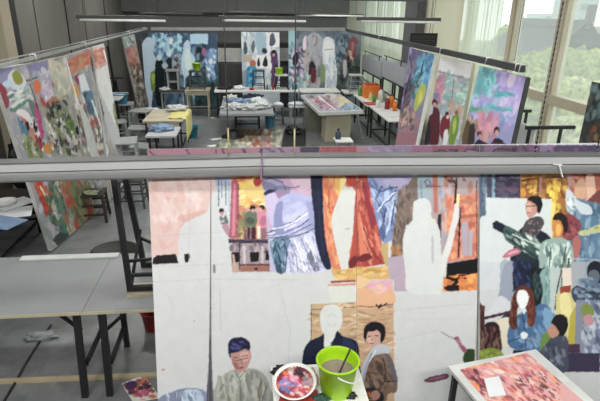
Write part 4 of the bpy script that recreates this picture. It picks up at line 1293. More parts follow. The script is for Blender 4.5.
# ------------------------------------------------------------------ foreground left: folding tables
def folding(lab, x0, x1, xl, nm='folding_table'):
    z = .765; t = thing(nm, lab, 'table', ((x0+x1)/2, 3.8, 0), None)
    MB().box((x0, 3.34, z-.028), (x1, 4.28, z), .003).build('tabletop', mat('folding_top', '#8b8e90', .45, var=.07, scale=3), t)
    MB().box((x0, 3.333, z-.03), (x1, 3.34, z-.004)).build('edge_band', 'cream', t)
    for xx in xl:
        MB().bar((xx, 3.3, 0), (xx-.0, 3.40, z-.03), .05, .035).build('leg', 'black', t)
        MB().bar((xx, 3.92, 0), (xx, 3.92, z-.03), .045, .035).build('leg', 'black', t)
        MB().bar((xx, 3.42, .22), (xx, 3.92, .22), .03).bar((xx, 3.44, z-.06), (xx, 4.1, z-.06), .035).build('stretcher', 'black', t)
        s_ = -1 if xx > (x0+x1)/2 else 1
        MB().bar((xx, 3.45, .52), (xx+s_*.24, 3.5, z-.04), .022).bar((xx, 3.9, .5), (xx+s_*.24, 3.9, z-.04), .022).build('brace', 'black', t)
    MB().bar((x0+.05, 3.62, z-.09), (x1-.35, 3.62, z-.09), .03).build('frame_rail', 'black', t)
folding('grey folding table at the left edge with black splayed legs', -3.1, -1.265, (-2.9, -1.33))
folding('grey folding table half hidden behind the pink-washed board, carrying a black trestle', -1.262, .35, (-1.14, .2))
tag(MB().box((-2.05, 4.19, .765), (-1.2, 4.27, .782), .003).build('white_plank', 'pale'), 'thin white plank lying along the back of the left folding table', 'plank')
o = MB().box((-.98, 3.5, .765), (-.6, 3.72, .771)).build('card_scrap', 'cream'); tag(o, 'cream card scrap under the black trestle', 'card')
def trestle():
    z0 = .772; t = thing('trestle', 'tall black steel trestle standing on the right folding table', 'trestle', (-.75, 3.7, z0))
    u = aty(115, 186, 3.72); v = aty(127.5, 186, 3.95)
    top = aty(115, 169, 3.72).z
    def up(p, q): return p+(q-p)*((top-p.z)/(q.z-p.z))
    A0 = Vector((-.965, 3.6, z0)); B0 = Vector((-.93, 4.0, z0))
    A1, B1 = up(A0, u), up(B0, v)
    C0, D0 = Vector((-.42, 3.6, z0)), Vector((-.42, 4.0, z0)); C1, D1 = Vector((-.5, 3.72, top)), Vector((-.5, 3.95, top))
    for p, q in ((A0, A1), (B0, B1), (C0, C1), (D0, D1)): MB().bar(p, q, .042, .042).build('leg', 'black', t)
    MB().bar(A0+Vector((0, 0, .02)), C0+Vector((0, 0, .02)), .04).bar(B0+Vector((0, 0, .02)), D0+Vector((0, 0, .02)), .04).build('foot_rail', 'black', t)
    MB().bar(A0, B0+Vector((0, 0, .35)), .022).bar(B0+(B1-B0)*.3, D0, .022).bar(A0+(A1-A0)*.25, D0+Vector((0, 0, .1)), .022).bar(A0+Vector((0, 0, .14)), C0+Vector((0, 0, .14)), .025).build('brace', 'black', t)
    MB().bar(A1, B1, .04).bar(C1, D1, .04).bar(A1, C1, .04).bar(B1, D1, .04).build('top_frame', 'black', t)
trestle()
# floor bits
a, b_ = atz(-8, 383, .0), atz(165, 375.5, .0)
tag(MB().bar(a+Vector((0, 0, .012)), b_+Vector((0, 0, .012)), .045, .022).build('timber_batten', 'ply'), 'thin pale timber batten lying across the floor', 'batten')
pts = [atz(x, y, .008) for x, y in ((51, 325), (40, 341), (28, 360), (15, 383), (3, 403), (-8, 424))]
tag(MB().tube(pts, .011, 6).build('floor_cable', 'black'), 'black cable running over the floor under the left folding table', 'cable')
p = atz(42, 338, 0); heap('rag', 'small grey crumpled rag on the floor beside the black cable', 'rag', p.x, p.y, 0, .13, .06, .035, 'grey', 3)
p = atz(150, 331, 0); bucket('red bucket on the floor at the edge of the pink-washed board', p.x+.03, p.y+.05, 0, .11, .2, 'red', handle=False)
FP = '''
p #d8d4cc 118 370 166 370 166 410 118 410
b #6c3c68,#e0783c,#4c2c5c,#c84454,#d89060,#8c3c50,#3c2850 130 1.6 1.6 -20 124 385 144 377.6 150 385 154 391 148 394 136 396 130 393
b #5c3468,#4c3074 20 2 1.6 -20 125 384 134 381 136 386 130 390
b #c8507c,#d88ca0 12 2 1.4 0 138 392 146 391 147 396 139 397
e #e07848 152.4 396.4 4 2
e #e0a4a8 143 399.6 3 1
'''
flat('paint-daubed palette sheet on the floor by the batten', 'palette', 'palette_sheet', [(133.5, 402.5), (160.6, 397.5), (144, 374.6), (121.6, 383.6)], .012, FP, '#d8d4cc', nu=70, nv=80, gain=1.)
# dark desk corner at the left edge
t = table('dark desk at the left edge, seen through the gap under the channel', -3.5, -2.78, 5.0, 6.6, .62, top='dkwood', leg='black', th=.04)
for i, (px, py, w_, d_, r_, m_) in enumerate(((8, 213, .5, .34, .3, 'paper'), (3, 222, .4, .3, -.4, 'bluecloth'), (14, 203, .4, .28, .9, 'paper'))):
    p = atz(px, py, .63+.012*i); mb = MB().box((-w_/2, -d_/2, 0), (w_/2, d_/2, .008)); o = mb.build('drawing_sheet', m_)
    o.location = (max(p.x, -3.25), min(max(p.y, 5.3), 6.2), .622+.01*i); o.rotation_euler = (0, 0, r_)
    tag(o, ['white sheet of drawing paper uppermost but one on the dark desk', 'bluish sheet of paper at the near end of the dark desk', 'white sheet at the far end of the dark desk'][i], 'paper')
p = atz(22, 201, .66); bucket('shallow white enamel bowl on the dark desk beside the papers', -2.93, 5.95, .62, .13, .07, 'white', cat='bowl', handle=False, name='bowl')
t = table('low black bench between the dark desk and the near canvas', -3.4, -2.75, 4.1, 4.85, .5, top='dkgrey', leg='black')
heap('cloth_bundle', 'black cloth bundle on the low black bench', 'cloth', -3.05, 4.5, .5, .25, .2, .1, 'black', 5)
for i, (px, py, w_) in enumerate(((8, 245, .2), (22, 238, .16), (3, 262, .14))):
    p = atz(px, py, 0)
heap('black_sack', 'black sack standing behind the left canvases, glossy fold on top', 'sack', -3.2, 7.6, 0, .3, .42, .75, 'black', 8)
heap('black_sack', 'second black sack, lower, farther back on the left', 'sack', -3.15, 8.6, 0, .3, .36, .5, 'black', 9)
# stool with odds and ends near the left canvases
p = atz(92, 222, 0); stool('low dark wooden stool beside the second left canvas, loaded with tools', p.x+.03, p.y+.12, 0, .42, .34, 'dkwood', 'dkwood', .035, rot=.1)
sx, sy = p.x+.03, p.y+.12
def jar(lab, x, y, z, r, h, m_, brushes=0, grp=None, cat='jar', name='paint_jar'):
    t = thing(name, lab, cat, (x, y, z), grp)
    MB().lathe([(0, 0), (r, 0), (r, h*.8), (r*.85, h*.9), (r*.85, h), (r*.75, h), (r*.75, h*.5), (0, h*.5)], (x, y, z), 14).build('body', m_, t)
    for k_ in range(brushes):
        a = k_*2.4; MB().bar((x, y, z+h*.5), (x+r*1.5*math.cos(a), y+r*1.5*math.sin(a), z+h*2.4), .007).build('brush', ['wood', 'black', 'red', 'green'][k_ % 4], t)
jar('olive jar of brushes on the low dark stool', sx-.08, sy+.03, .42, .05, .12, mat('olive', '#6c7048', .6), 4)
jar('grey tin with brushes on the low dark stool', sx+.08, sy+.05, .42, .055, .14, 'grey', 4)
heap('rag', 'patterned rag on the front of the low dark stool', 'rag', sx, sy-.1, .42, .1, .05, .035, mat('rag_pattern', '#8a8a70', .9, var=.6, scale=30), 6)
# green pail behind the black trestle legs
p = atz(122, 196, .35); stool('dark grey stool behind the black trestle, carrying a green pail', -1.78, 7.5, 0, .45, .36, 'dkgrey', 'dkgrey', .03)
bucket('yellow-green pail on the grey stool, seen between the trestle legs', -1.78, 7.5, .45, .12, .2, 'lime', handle=False)
p = atz(113, 256, 0); MBd = MB().lathe([(0, 0), (.27, 0), (.29, .03), (.27, .035), (.25, .012), (0, .012)], (p.x, p.y+.1, 0), 32)
tag(MBd.build('round_tray', 'black'), 'round black tray on the floor behind the left folding table', 'tray')
# ------------------------------------------------------------------ front: bucket and plate on their table, right palette table
bz = .905
bc = aty(338, 359, 2.2); rr = .1135; bh = bc.z-bz+.0
tz = bz-.0
t = table('small white-topped stand in front of the boards, holding bucket and plate', .105, .625, 1.93, 2.43, tz, top='white', leg='black', th=.025, ins=.03, name='painting_stand', apron=.03)
bk = bucket('big lime-green bucket of murky paint water with a brush in it', bc.x, bc.y, tz, rr, bh, 'lime', water=True)
t = thing('paint_brush', 'thin black brush standing in the lime-green bucket', 'brush', (bc.x, bc.y, tz+.02))
MB().bar((bc.x+.0, bc.y-.03, tz+.13), aty(350.3, 349, 2.26), .008).build('handle', 'black', t)
MB().bar((bc.x-.012, bc.y-.045, tz+.02), (bc.x+.0, bc.y-.03, tz+.13), .012).build('bristles', 'dkwood', t)
# plate
def plate():
    c = aty(295, 379, 2.16); c.z = tz+.062
    c = atz(295, 380.5, tz+.065)
    t = thing('palette_plate', 'oval white plate covered in pink, red and blue paint', 'plate', (0, 0, 0))
    MB().lathe([(0, 0), (.08, 0), (.105, .008), (.12, .02), (.122, .024), (.117, .024), (.104, .0125), (.0, .006)], n=44).build('dish', 'white', t)
    bm = bmesh.new(); n = 46; V = {}
    for i in range(n+1):
        for j in range(n+1):
            x, y = (i/n*2-1), (j/n*2-1)
            if x*x+y*y <= 1.04: V[i, j] = bm.verts.new((x*.104, y*.104, .0142+.002*math.sin(i*1.7)*math.cos(j*1.3)))
    for (i, j) in list(V):
        if all(k_ in V for k_ in ((i+1, j), (i+1, j+1), (i, j+1))): bm.faces.new((V[i, j], V[i+1, j], V[i+1, j+1], V[i, j+1]))
    mb = MB(); mb.bm.free(); mb.bm = bm; o = mb.build('wet_paint', ART, t)
    me = o.data; X = np.array([v.co.x for v in me.vertices])/.104*15+20; Y = 20-np.array([v.co.y for v in me.vertices])/.104*15
    ops = '''
b #a83040,#c84858,#7c2434,#d07848,#8c3c3c 120 1.8 1.6 20 5 5 35 5 35 35 5 35
b #2c2028,#4c3040,#e0c8c8,#3c2c3c 30 1.3 2 60 12 6 30 6 30 14 12 14
b #2a1c24,#402838 26 1 2 30 6 6 34 6 34 34 6 34
b #e090b0,#d87098,#e8b0c4 16 1.6 1.6 20 8 16 26 15 26 24 10 26
b #6c7cb0,#8894c4,#50609c 20 1.8 1.3 0 8 18 24 22 22 30 10 30
b #a83848,#c0505c,#e8d0d0 30 1.5 1.5 10 20 22 33 20 32 32 20 32
b #8c8c94,#c4a0a8 10 1.6 1.6 0 26 14 34 14 34 22 26 22
'''
    C = paint(X[None], Y[None], ops, '#7c3038', 5)[0]
    ca = me.color_attributes.new('paint', 'FLOAT_COLOR', 'POINT'); cc = np.ones((len(X), 4)); cc[:, :3] = C
    ca.data.foreach_set('color', cc.ravel().astype(np.float32))
    t.location = c-Vector((0, 0, .02)); t.rotation_euler = (math.radians(13), 0, math.radians(-18))
    MB
plate()
p = atz(300, 390, tz); mb = MB().box((-.1, -.06, 0), (.1, .09, .02), .006); o = mb.build('paint_box', 'red'); o.location = (.235, 2.13, tz); o.rotation_euler = (0, 0, -.25); tag(o, 'flat dark red box under the paint-covered plate', 'box')
for i, (px, py, m_, s_) in enumerate(((320, 399, mat('bottle_green', '#24483c', .5), .05), (351, 396, 'black', .03))):
    p = atz(px, py, tz+.01); heap('paint_lump', ['dark green rag at the front edge of the white stand', 'black paint lump beside the lime-green bucket'][i], 'rag' if i == 0 else 'paint', p.x, max(p.y, 1.97), tz, s_, s_*.6, .02, m_, i+2)
heap('rag', 'black paint-stained rag behind the paint-covered plate', 'rag', .2, 2.37, tz, .085, .03, .03, 'black', 12)
heap('rag', 'small cream and pink stained rag between plate and bucket', 'rag', .335, 2.3, tz, .035, .06, .02, mat('stain_rag', '#b09a80', .8, var=.5, scale=40), 14)
# right palette table, turned on its corner
def rtable():
    z = .93; A = atz(448, 366, z); B = atz(482, 407, z); u = (B-A); L_ = u.length; u.normalize()
    v = Vector((-u.y, u.x, 0)); L2 = .62; u0_, z_ = u, z
    t = thing('painting_stand', 'grey-topped stand at the lower right, turned cornerwise, with black legs', 'table', (A.x, A.y, 0))
    c = [A, A+u*.5, A+u*.5+v*L2, A+v*L2]
    MB().slab([A+u*.5, A+u*.5+v*L2, A+v*L2, A], .022).build('tabletop', 'pale', t)
    k_ = .035
    for P_, su, sv in ((A, 1, 1), (c[1], -1, 1), (c[2], -1, -1), (c[3], 1, -1)):
        q = P_+u*su*k_+v*sv*k_; MB().bar((q.x, q.y, 0), (q.x, q.y, z-.024), .03).build('leg', 'black', t)
    MB().bar(A+u*k_+v*k_-Vector((0, 0, .04)), c[1]-u*k_+v*k_-Vector((0, 0, .04)), .03).bar(A+u*k_+v*k_-Vector((0, 0, .04)), c[3]+u*k_-v*k_-Vector((0, 0, .04)), .03).build('apron', 'black', t)
    ops = '''
b #d88c94,#e0a0a0,#c86c7c,#e8b4ac,#d87860,#e89868,#eccac0 420 1.6 3.6 30 440 350 560 350 560 420 440 420
b #8c2c4c,#5c2440,#a83c5c,#c8706c 50 1.2 4 40 458 366 478 372 486 386 480 400 470 394 460 380
b #e8905c,#f0a868,#e07850 40 1.6 3 30 462 358 486 358 486 366 466 368
b #f09860,#e88048 40 1.8 2.4 40 462 378 478 386 478 396 466 390
b #7c3450,#c0586c,#b04848,#4c2038 60 1.1 4 40 500 372 560 372 560 410 500 410
l #e4e4e4 1.4 456 366 464 378 476 398
'''
    z2 = z+.004
    P = [A+u*.44+v*.05, A+u*.46+v*.56, A+u*.02+v*.54, A+u*.05+v*.045]
    for q in P: q.z = z2
    board('palette_sheet', 'pink and orange paint-smeared palette sheet on the lower right stand', 'palette', *P, ops, '#d8a0a0', nu=110, nv=110, th=.003, gain=1., edge='white')
    q = atz(493, 384, z+.01); w1 = atz(484, 381, z+.01); 
    Q = [atz(x, y, z+.012) for x, y in ((489, 397), (506, 395), (499, 376), (484, 378.5))]
    tag(MB().slab(Q, .004).build('paper_scrap', 'paper'), 'bluish white paper scrap lying on the pink palette sheet', 'paper')
rtable()
# ------------------------------------------------------------------ middle of the room
def skew_table(lab, pts, z, th, top, ped, name='drawing_table'):
    P = [atz(x, y, z) for x, y in pts]; c = sum(P, Vector())/4
    t = thing(name, lab, 'table', (c.x, c.y, 0)); MB().slab(P, th).build('tabletop', top, t); return t, P, c
t, P, c = skew_table('broad cream drawing table on box pedestals in the middle of the room', [(319, 112.5), (363.6, 110.6), (340, 94), (300.6, 94.6)], .82, .07, 'pale', None)
pa, pb = atz(324, 142.8, 0), atz(350, 140.4, 0)
MB().box((pa.x+.04, 11.28, 0), (pb.x-.02, 11.9, .748)).build('pedestal', mat('ped_cream', '#bdb8a0', .6, var=.05), t)
MB().box((1.5, 12.3, 0), (1.95, 12.8, .748)).build('pedestal', mat('ped_dark', '#77776c', .6), t)
MB().bar((2.6, 12.6, 0), (2.5, 12.3, .748), .05).bar((2.75, 11.6, 0), (2.55, 11.6, .748), .05).build('support', 'grey', t)
TOPA = '''
b #a8acb4,#8c98a8,#b8a8b0,#c0bcb4,#9ca0b4 160 2.4 1.6 0 304 95 340 94 364 111 320 113
b #c8bc8c,#d0c498 16 2 1.6 0 338 98 350 98 352 104 340 104
b #7c5c84,#9c7ca0,#b890a0 30 2 1 -10 318 102 334 102 336 108 320 109
b #7890ac,#5c7c9c,#a8c0d0 36 2 1.4 10 342 104 356 104 360 110 340 111
b #b86c6c,#6c5c74 18 1.4 1.4 0 310 96 330 96 332 102 312 102
l #e0e0dc 1 318 96 336 110
'''
Q = [Vector((p.x*.93+c.x*.07, p.y*.93+c.y*.07, .828)) for p in P]
board('painting_board', 'pastel painting lying flat on the broad cream drawing table', 'painting', Q[0], Q[1], Q[2], Q[3], TOPA, '#b8bcc0', nu=80, nv=60, th=.006, gain=1.)
# white stool with a dark bottle
stool('low white-topped stool in front of the drawing table pedestal', 1.95, 9.9, 0, .4, .36, 'white', 'grey')
bt = thing('bottle', 'dark blue bottle with black cap on the low white-topped stool', 'bottle', (1.85, 9.95, .4))
MB().lathe([(0, 0), (.055, 0), (.058, .02), (.058, .12), (.03, .16), (.024, .18), (0, .18)], (1.85, 9.95, .4), 16).build('body', mat('bottle_blue', '#3c4c5c', .3), bt)
MB().lathe([(0, .18), (.028, .18), (.028, .22), (0, .22)], (1.85, 9.95, .4), 12).build('cap', 'black', bt)
tag(MB().box((2.3, 9.6, 0), (4.0, 9.95, .04), .004).build('white_strip_board', 'white'), 'long white board lying on the floor right of the low stool', 'board')
# table heaped with pale cloth
t = thing('work_table', 'broad tabletop heaped with pale crumpled cloths, on a small black frame', 'table', (0, 12.7, 0))
MB().box((-.64, 11.55, .56), (.62, 13.75, .62), .006).build('tabletop', 'grey', t)
for xx in (-.3, .3):
    for yy in (12.75, 13.5): MB().box((xx-.02, yy-.02, 0), (xx+.02, yy+.02, .56)).build('leg', 'black', t)
MB().bar((-.3, 12.75, .3), (.3, 12.75, .3), .03).bar((-.3, 12.75, .12), (.3, 12.75, .12), .03).bar((-.3, 13.5, .3), (.3, 13.5, .3), .03).build('stretcher', 'black', t)
for i, (x, y, rx, ry, m_) in enumerate(((-.32, 12.2, .22, .26, 'cloth'), (.05, 12.1, .28, .2, 'pale'), (.38, 12.4, .2, .3, 'cloth'), (-.2, 12.85, .28, .28, 'bluecloth'), (.25, 12.95, .22, .2, 'cloth'), (-.42, 13.4, .16, .2, 'cloth'))):
    heap('crumpled_cloth', ['near left', 'near middle', 'near right', 'centre', 'far right', 'far left'][i]+' crumpled cloth on the cloth-heaped table', 'cloth', x, y, .62, rx, ry, .08, m_, 20+i, 'cloths on the heaped table', amp=.7, fr=3.4)
heap('dark_jacket', 'dark navy jacket dropped at the back of the cloth-heaped table', 'jacket', .12, 13.5, .62, .24, .16, .09, 'navy', 31)
bb = atz(270, 127, 0); lb = atz(308, 124, 0); wp = atz(298, 104, .6)
bucket('blue bin beside the near right corner of the cloth-heaped table', bb.x, bb.y, 0, .14, .34, mat('bin_blue', '#5c94b0', .4), cat='bin', handle=False, name='bin')
heap('pillow', 'small white pillow just right of the cloth-heaped table', 'pillow', .82, 13.2, .5, .14, .12, .06, 'cloth', 33, amp=.15)
stool('grey stool under the small white pillow', .82, 13.2, 0, .5, .26, 'grey', 'dkgrey')
table('small pale table carrying a long white roll, left of the drawing table', wp.x-.24, wp.x+.24, wp.y-.1, wp.y+.35, .55, top='pale', leg='grey', name='side_table')
heap('white_roll', 'long white padded roll on the small pale table', 'roll', wp.x, wp.y+.1, .55, .26, .13, .06, 'cloth', 35, amp=.15)
bucket('yellow-green bin on the floor by the drawing table pedestal', lb.x, lb.y, 0, .15, .3, 'lime', cat='bin', handle=False, name='bin')
# painting lying on the floor, with black things on it
FLR = '''
b #7c8c74,#98a08c,#6c7c6c,#a8a890,#8c8c78,#b0b0a4 160 3 1.2 0 216 126 290 126 290 152 210 152
b #b84c3c,#c87860,#a86454 30 2 1.2 0 250 130 272 130 272 146 250 146
b #c8ccc4,#88a098,#d0c8b0 44 2.4 1 0 232 128 284 128 280 150 220 150
b #a07048,#c09468 20 2 1 0 238 128 256 128 254 140 234 140
b #c47c7c,#b88c8c 14 1.6 1 0 262 138 272 138 272 146 262 146
'''
flat('large greenish painting lying on the floor, a black hat on its corner', 'painting', 'painting_board', [(211, 152), (279.5, 151.5), (283.4, 129), (229, 129.4)], .02, FLR, '#8c9480', gain=1., nu=80, nv=60, th=.02)
tag(MB().slab([atz(x, y, .022) for x, y in ((281, 150), (305.5, 149), (305.5, 128.6), (284.6, 129))], .02).build('black_board', 'black'), 'black board lying on the floor at the right of the greenish painting', 'board')
p = atz(233, 135, .05)
h_ = thing('hat', 'black brimmed hat lying on the corner of the greenish floor painting', 'hat', (0, 0, 0))
MB().lathe([(0, 0), (.27, 0), (.28, .01), (.16, .03), (.15, .12), (.1, .16), (0, .165)], n=28).build('felt', 'black', h_); h_.location = (p.x, p.y-.05, .022)
p = atz(296, 134, .05); heap('black_bag', 'soft black bag lying on the black floor board', 'bag', 1.12, 12.1, .022, .17, .22, .12, 'black', 41)
for i, (px, py, w_) in enumerate(((219, 139, .3), (214, 146, .2), (214, 118, .08))):
    p = atz(px, py, 0); o = MB().box((-w_/2, -.07, 0), (w_/2, .07, .006)).build('paper_scrap', 'paper'); o.location = (p.x-.04, p.y, .0); o.rotation_euler = (0, 0, .5)
    tag(o, ['larger white paper strip left of the black hat', 'small white paper scrap nearest the channel, left of the floor painting', 'tiny white scrap on the bare floor before the long desk'][i], 'paper')
# ------------------------------------------------------------------ along the far wall
table('long white-topped desk before the far wall, littered with papers', -.88, 1.45, 14.0, 14.75, .76, top='white', leg='black', th=.04, name='long_desk', grp=None)
table('white-topped desk before the white draped form', 1.5, 2.62, 14.0, 14.7, .74, top='white', leg='dkgrey', th=.04, name='long_desk')
table('short white-topped desk at the far right end of the desks', 2.7, 3.4, 13.75, 14.4, .74, top='white', leg='dkgrey', th=.04, name='long_desk')
table('dark small table before the blue painting', -2.4, -1.72, 14.2, 14.8, .74, top='dkgrey', leg='grey', apron=.05, name='side_table')
t = table('beige side table with a drawer before the blue painting', -1.7, -1.02, 14.2, 14.8, .76, top='cream', leg='cream', apron=.12, name='side_table')
heap('white_cloth', 'white cloth on the dark small table', 'cloth', -2.25, 14.4, .74, .13, .12, .05, 'cloth', 51)
def box_easel(lab, x, y, z0, w_, h_, m_, name='wooden_crate'):
    t = thing(name, lab, 'crate', (x, y, z0))
    MB().box((x-w_/2, y-.15, z0), (x-w_/2+.05, y+.15, z0+h_)).box((x+w_/2-.05, y-.15, z0), (x+w_/2, y+.15, z0+h_)).build('side', m_, t)
    MB().box((x-w_/2-.02, y-.17, z0+h_), (x+w_/2+.02, y+.17, z0+h_+.04)).build('top', m_, t)
    MB().box((x-w_/2+.05, y+.1, z0+.0), (x+w_/2-.05, y+.13, z0+h_)).build('panel', 'dkgrey', t)
    MB().box((x-w_/2+.05, y-.14, z0+h_*.4), (x+w_/2-.05, y+.1, z0+h_*.4+.04)).build('shelf', m_, t)
box_easel('grey upright crate standing on the dark small table', -2.02, 14.5, .74, .32, .5, 'grey')
stool('dark stool on the beige side table under a lime bucket', -1.36, 14.45, .76, .5, .42, 'dkgrey', 'dkgrey', .04)
bucket('small lime bucket on the dark stool at the left of the far wall', -1.36, 14.45, 1.26, .12, .2, 'lime', handle=False)
stool('black-legged stool on the long desk before the white panel painting', .34, 14.4, .76, .52, .34, 'dkgrey', 'black', .03)
stool('stool on the long desk carrying the lime bucket of the middle', .98, 14.4, .76, .4, .36, 'pale', 'black', .03)
bucket('small lime bucket on the stool of the long desk', .92, 14.4, 1.16, .11, .18, 'lime', handle=False)
heap('black_cloth', 'black cloth lying at the left end of the long desk', 'cloth', -.62, 14.35, .76, .2, .14, .07, 'black', 53)
heap('white_papers', 'crumpled white papers on the long desk left of the stools', 'paper', -.2, 14.4, .76, .18, .16, .06, 'paper', 54)
heap('red_rag', 'small red rag on the long desk before the stools', 'rag', .14, 14.2, .76, .06, .06, .04, 'red', 55)
for i, (x, m_) in enumerate(((.58, 'blue'), (.66, 'cream'), (.74, 'red'), (1.2, 'grey'), (1.3, 'blue'), (1.38, 'navy'))):
    jar(['blue', 'cream', 'red', 'grey', 'second blue', 'navy'][i]+' paint jar standing on the long desk', x, 14.25, .76, .03, .14, m_, 2 if i % 2 == 0 else 0, 'paint jars on the long desk')
# white and dark boards against the far wall
def wall_panel(lab, x0, y0, x1, y1, Y, m_, nm='wall_board'):
    a, b_ = aty(x0, y0, Y), aty(x1, y1, Y)
    return tag(MB().box((a.x, Y, b_.z), (b_.x, Y+.04, a.z), .004).build(nm, m_), lab, 'board')
wall_panel('white wall board between the blue and the pale paintings', 217.5, 48, 242, 62, 16.2, 'white')
wall_panel('small white wall board left of the white draped form', 279, 48, 290, 61, 16.2, 'white')
def cabinet(lab, x0, x1, y0, y1, z0, z1, m_, nd=2, name='cabinet', cat='cabinet'):
    t = thing(name, lab, cat, ((x0+x1)/2, (y0+y1)/2, z0)); MB().box((x0, y0+.02, z0), (x1, y1, z1), .005).build('body', m_, t)
    for k_ in range(nd):
        a = x0+(x1-x0)*k_/nd+.01; b2 = x0+(x1-x0)*(k_+1)/nd-.01
        d_ = MB().box((a, y0, z0+.04), (b2, y0+.018, z1-.04), .003).build('door', m_, t)
        MB().box((b2-.04, y0-.015, (z0+z1)/2-.05), (b2-.025, y0, (z0+z1)/2+.05)).build('handle', 'steel', d_)
cabinet('low dark cabinet against the far wall, left of the pale painting', -.85, -.1, 15.85, 16.3, 0, 1.3, mat('cab_dark', '#3a3b3b', .5))
cabinet('low dark cabinet against the far wall, left of the white draped form', .98, 1.3, 15.85, 16.3, 0, 1.25, mat('cab_dark', '#3a3b3b', .5), 1)
stool('pale stool standing on the short desk at the far right', 3.05, 14.1, .74, .46, .36, 'pale', 'grey', .035)
# ------------------------------------------------------------------ left side, middle distance
t = table('beige table under a yellow cloth, left of the middle', -2.1, -1.3, 10.2, 11.5, .75, top='cream', leg='black', apron=.1, name='work_table')
yc = thing('yellow_cloth', 'pale yellow cloth hanging over the end of the beige table', 'cloth', (-1.4, 11.0, .76))
bm = bmesh.new(); G = []
for i in range(25):
    s_ = i/24; row = []
    for j in range(21):
        v = j/20; y = 10.35+1.05*v; q = s_*.85
        x = -1.62+min(q, .34)+(.02 if q > .34 else 0)+.018*math.sin(j*1.3)*(q > .34); z = .762-(max(0, q-.34))+.012*math.sin(i*1.1+j*.7)
        row.append(bm.verts.new((x, y, max(z, .3) if q > .34 else max(z, .758)+.004)))
    G.append(row)
for i in range(24):
    for j in range(20): bm.faces.new((G[i][j], G[i+1][j], G[i+1][j+1], G[i][j+1])).smooth = True
mb = MB(); mb.bm.free(); mb.bm = bm; mb.build('drape', 'yellow', yc)
heap('white_cloth', 'white cloth folded on top of the yellow cloth', 'cloth', -1.55, 11.2, .785, .2, .16, .07, 'cloth', 61)
t = table('black-legged square table with grey top, before the beige table', -1.82, -1.28, 8.95, 9.7, .74, top='tabletop', leg='black', name='side_table')
heap('blue_cloth', 'blue-grey folded cloth on the black-legged square table', 'cloth', -1.62, 9.45, .74, .2, .2, .07, 'bluecloth', 62)
p = atz(192, 138, 0); bucket('small teal bin on the floor right of the beige table', p.x, p.y+.1, 0, .15, .28, mat('bin_teal', '#2f8296', .4), cat='bin', handle=False, name='bin')
for i, (px, py, z, s_) in enumerate(((124, 103, .75, .42), (141, 110, .7, .45), (116, 121, .6, .4), (139, 127, .55, .42), (122, 140, .72, .5), (142, 145, .5, .4))):
    p = atz(px, py, z)
    stool(['grey steel stool holding the blue tub', 'grey steel stool right of the blue tub', 'grey steel stool in front of the blue tub', 'low grey steel frame stool left of the square table',
           'large grey steel stool nearest the channel', 'small grey steel stool beside the largest one'][i], p.x, p.y, 0, z, s_, 'steel', 'steel', .035, 'steel stools on the left', rot=[.1, -.2, .3, 0, .15, -.1][i])
p = atz(122, 103, .75); bucket('round blue tub on a grey steel stool', p.x, p.y-.05, .75, .17, .22, 'blue', cat='tub', handle=False, name='tub')
table('pale bench behind the gap in the left canvases, with a black frame', -3.45, -2.85, 11.6, 12.6, .95, top='pale', leg='black', name='bench')
p = aty(114, 62, 12.8); fr = thing('easel', 'black easel post standing behind the gap in the left canvases', 'easel', (-3.2, 12.9, 0))
MB().bar((-3.2, 12.9, 0), (-3.28, 12.9, 2.0), .05).build('post', 'black', fr); MB().bar((-3.42, 12.88, 1.25), (-3.0, 12.88, 1.25), .04).build('crossbar', 'black', fr)
MB().bar((-3.0, 12.7, 0), (-3.2, 12.9, 1.2), .04).bar((-3.4, 12.7, 0), (-3.22, 12.9, 1.2), .04).build('leg', 'black', fr)
heap('black_bag', 'black bag on the floor behind the beige table', 'bag', -2.35, 12.6, 0, .3, .25, .35, 'black', 63)
heap('white_cloth', 'white cloth over the black bag at the left', 'cloth', -2.4, 12.55, .5, .22, .16, .05, 'cloth', 64)
# ------------------------------------------------------------------ right side: desks with paints, lockers on racks
table('white-topped desk along the right side with paint pots, far one', 2.86, 3.42, 11.75, 13.4, .76, top='white', leg='black', name='long_desk')
table('white-topped desk along the right side, nearer one, papers on it', 2.9, 3.48, 10.0, 11.7, .76, top='white', leg='black', name='long_desk')
def rack(lab, y0, y1, z0, z1, lab2):
    t = thing('steel_rack', lab, 'rack', (3.75, (y0+y1)/2, 0))
    for yy in (y0+.05, y1-.05):
        for xx in (3.58, 3.92): MB().box((xx-.02, yy-.02, 0), (xx+.02, yy+.02, z0)).build('leg', 'black', t)
    MB().bar((3.58, y0, z0-.02), (3.58, y1, z0-.02), .03).bar((3.92, y0, z0-.02), (3.92, y1, z0-.02), .03).bar((3.58, y0, .9), (3.58, y1, .9), .025).build('rail', 'black', t)
    L_ = thing('locker', lab2, 'locker', (3.74, (y0+y1)/2, z0)); g = mat('locker_grey', '#a0a5aa', .5, var=.05)
    MB().box((3.56, y0+.01, z0), (3.94, y1-.01, z1), .01).build('body', g, L_)
    for k_ in range(2):
        a = y0+.02+(y1-y0-.04)*k_/2; MB().box((3.545, a+.01, z0+.03), (3.56, a+(y1-y0)/2-.02, z1-.03), .003).build('door', g, L_)
    MB().bar((3.56, y0+.1, z1+.12), (3.56, y1-.1, z1+.12), .02).bar((3.56, y0+.3, z1), (3.56, y0+.3, z1+.12), .02).bar((3.56, y1-.3, z1), (3.56, y1-.3, z1+.12), .02).build('top_rail', 'black', L_)
rack('black steel rack under the farther grey locker', 13.3, 15.6, 1.18, 1.62, 'farther long grey locker up on a black rack, right side')
rack('black steel rack under the nearer grey locker', 11.3, 13.2, 1.25, 1.68, 'nearer long grey locker up on a black rack, right side')
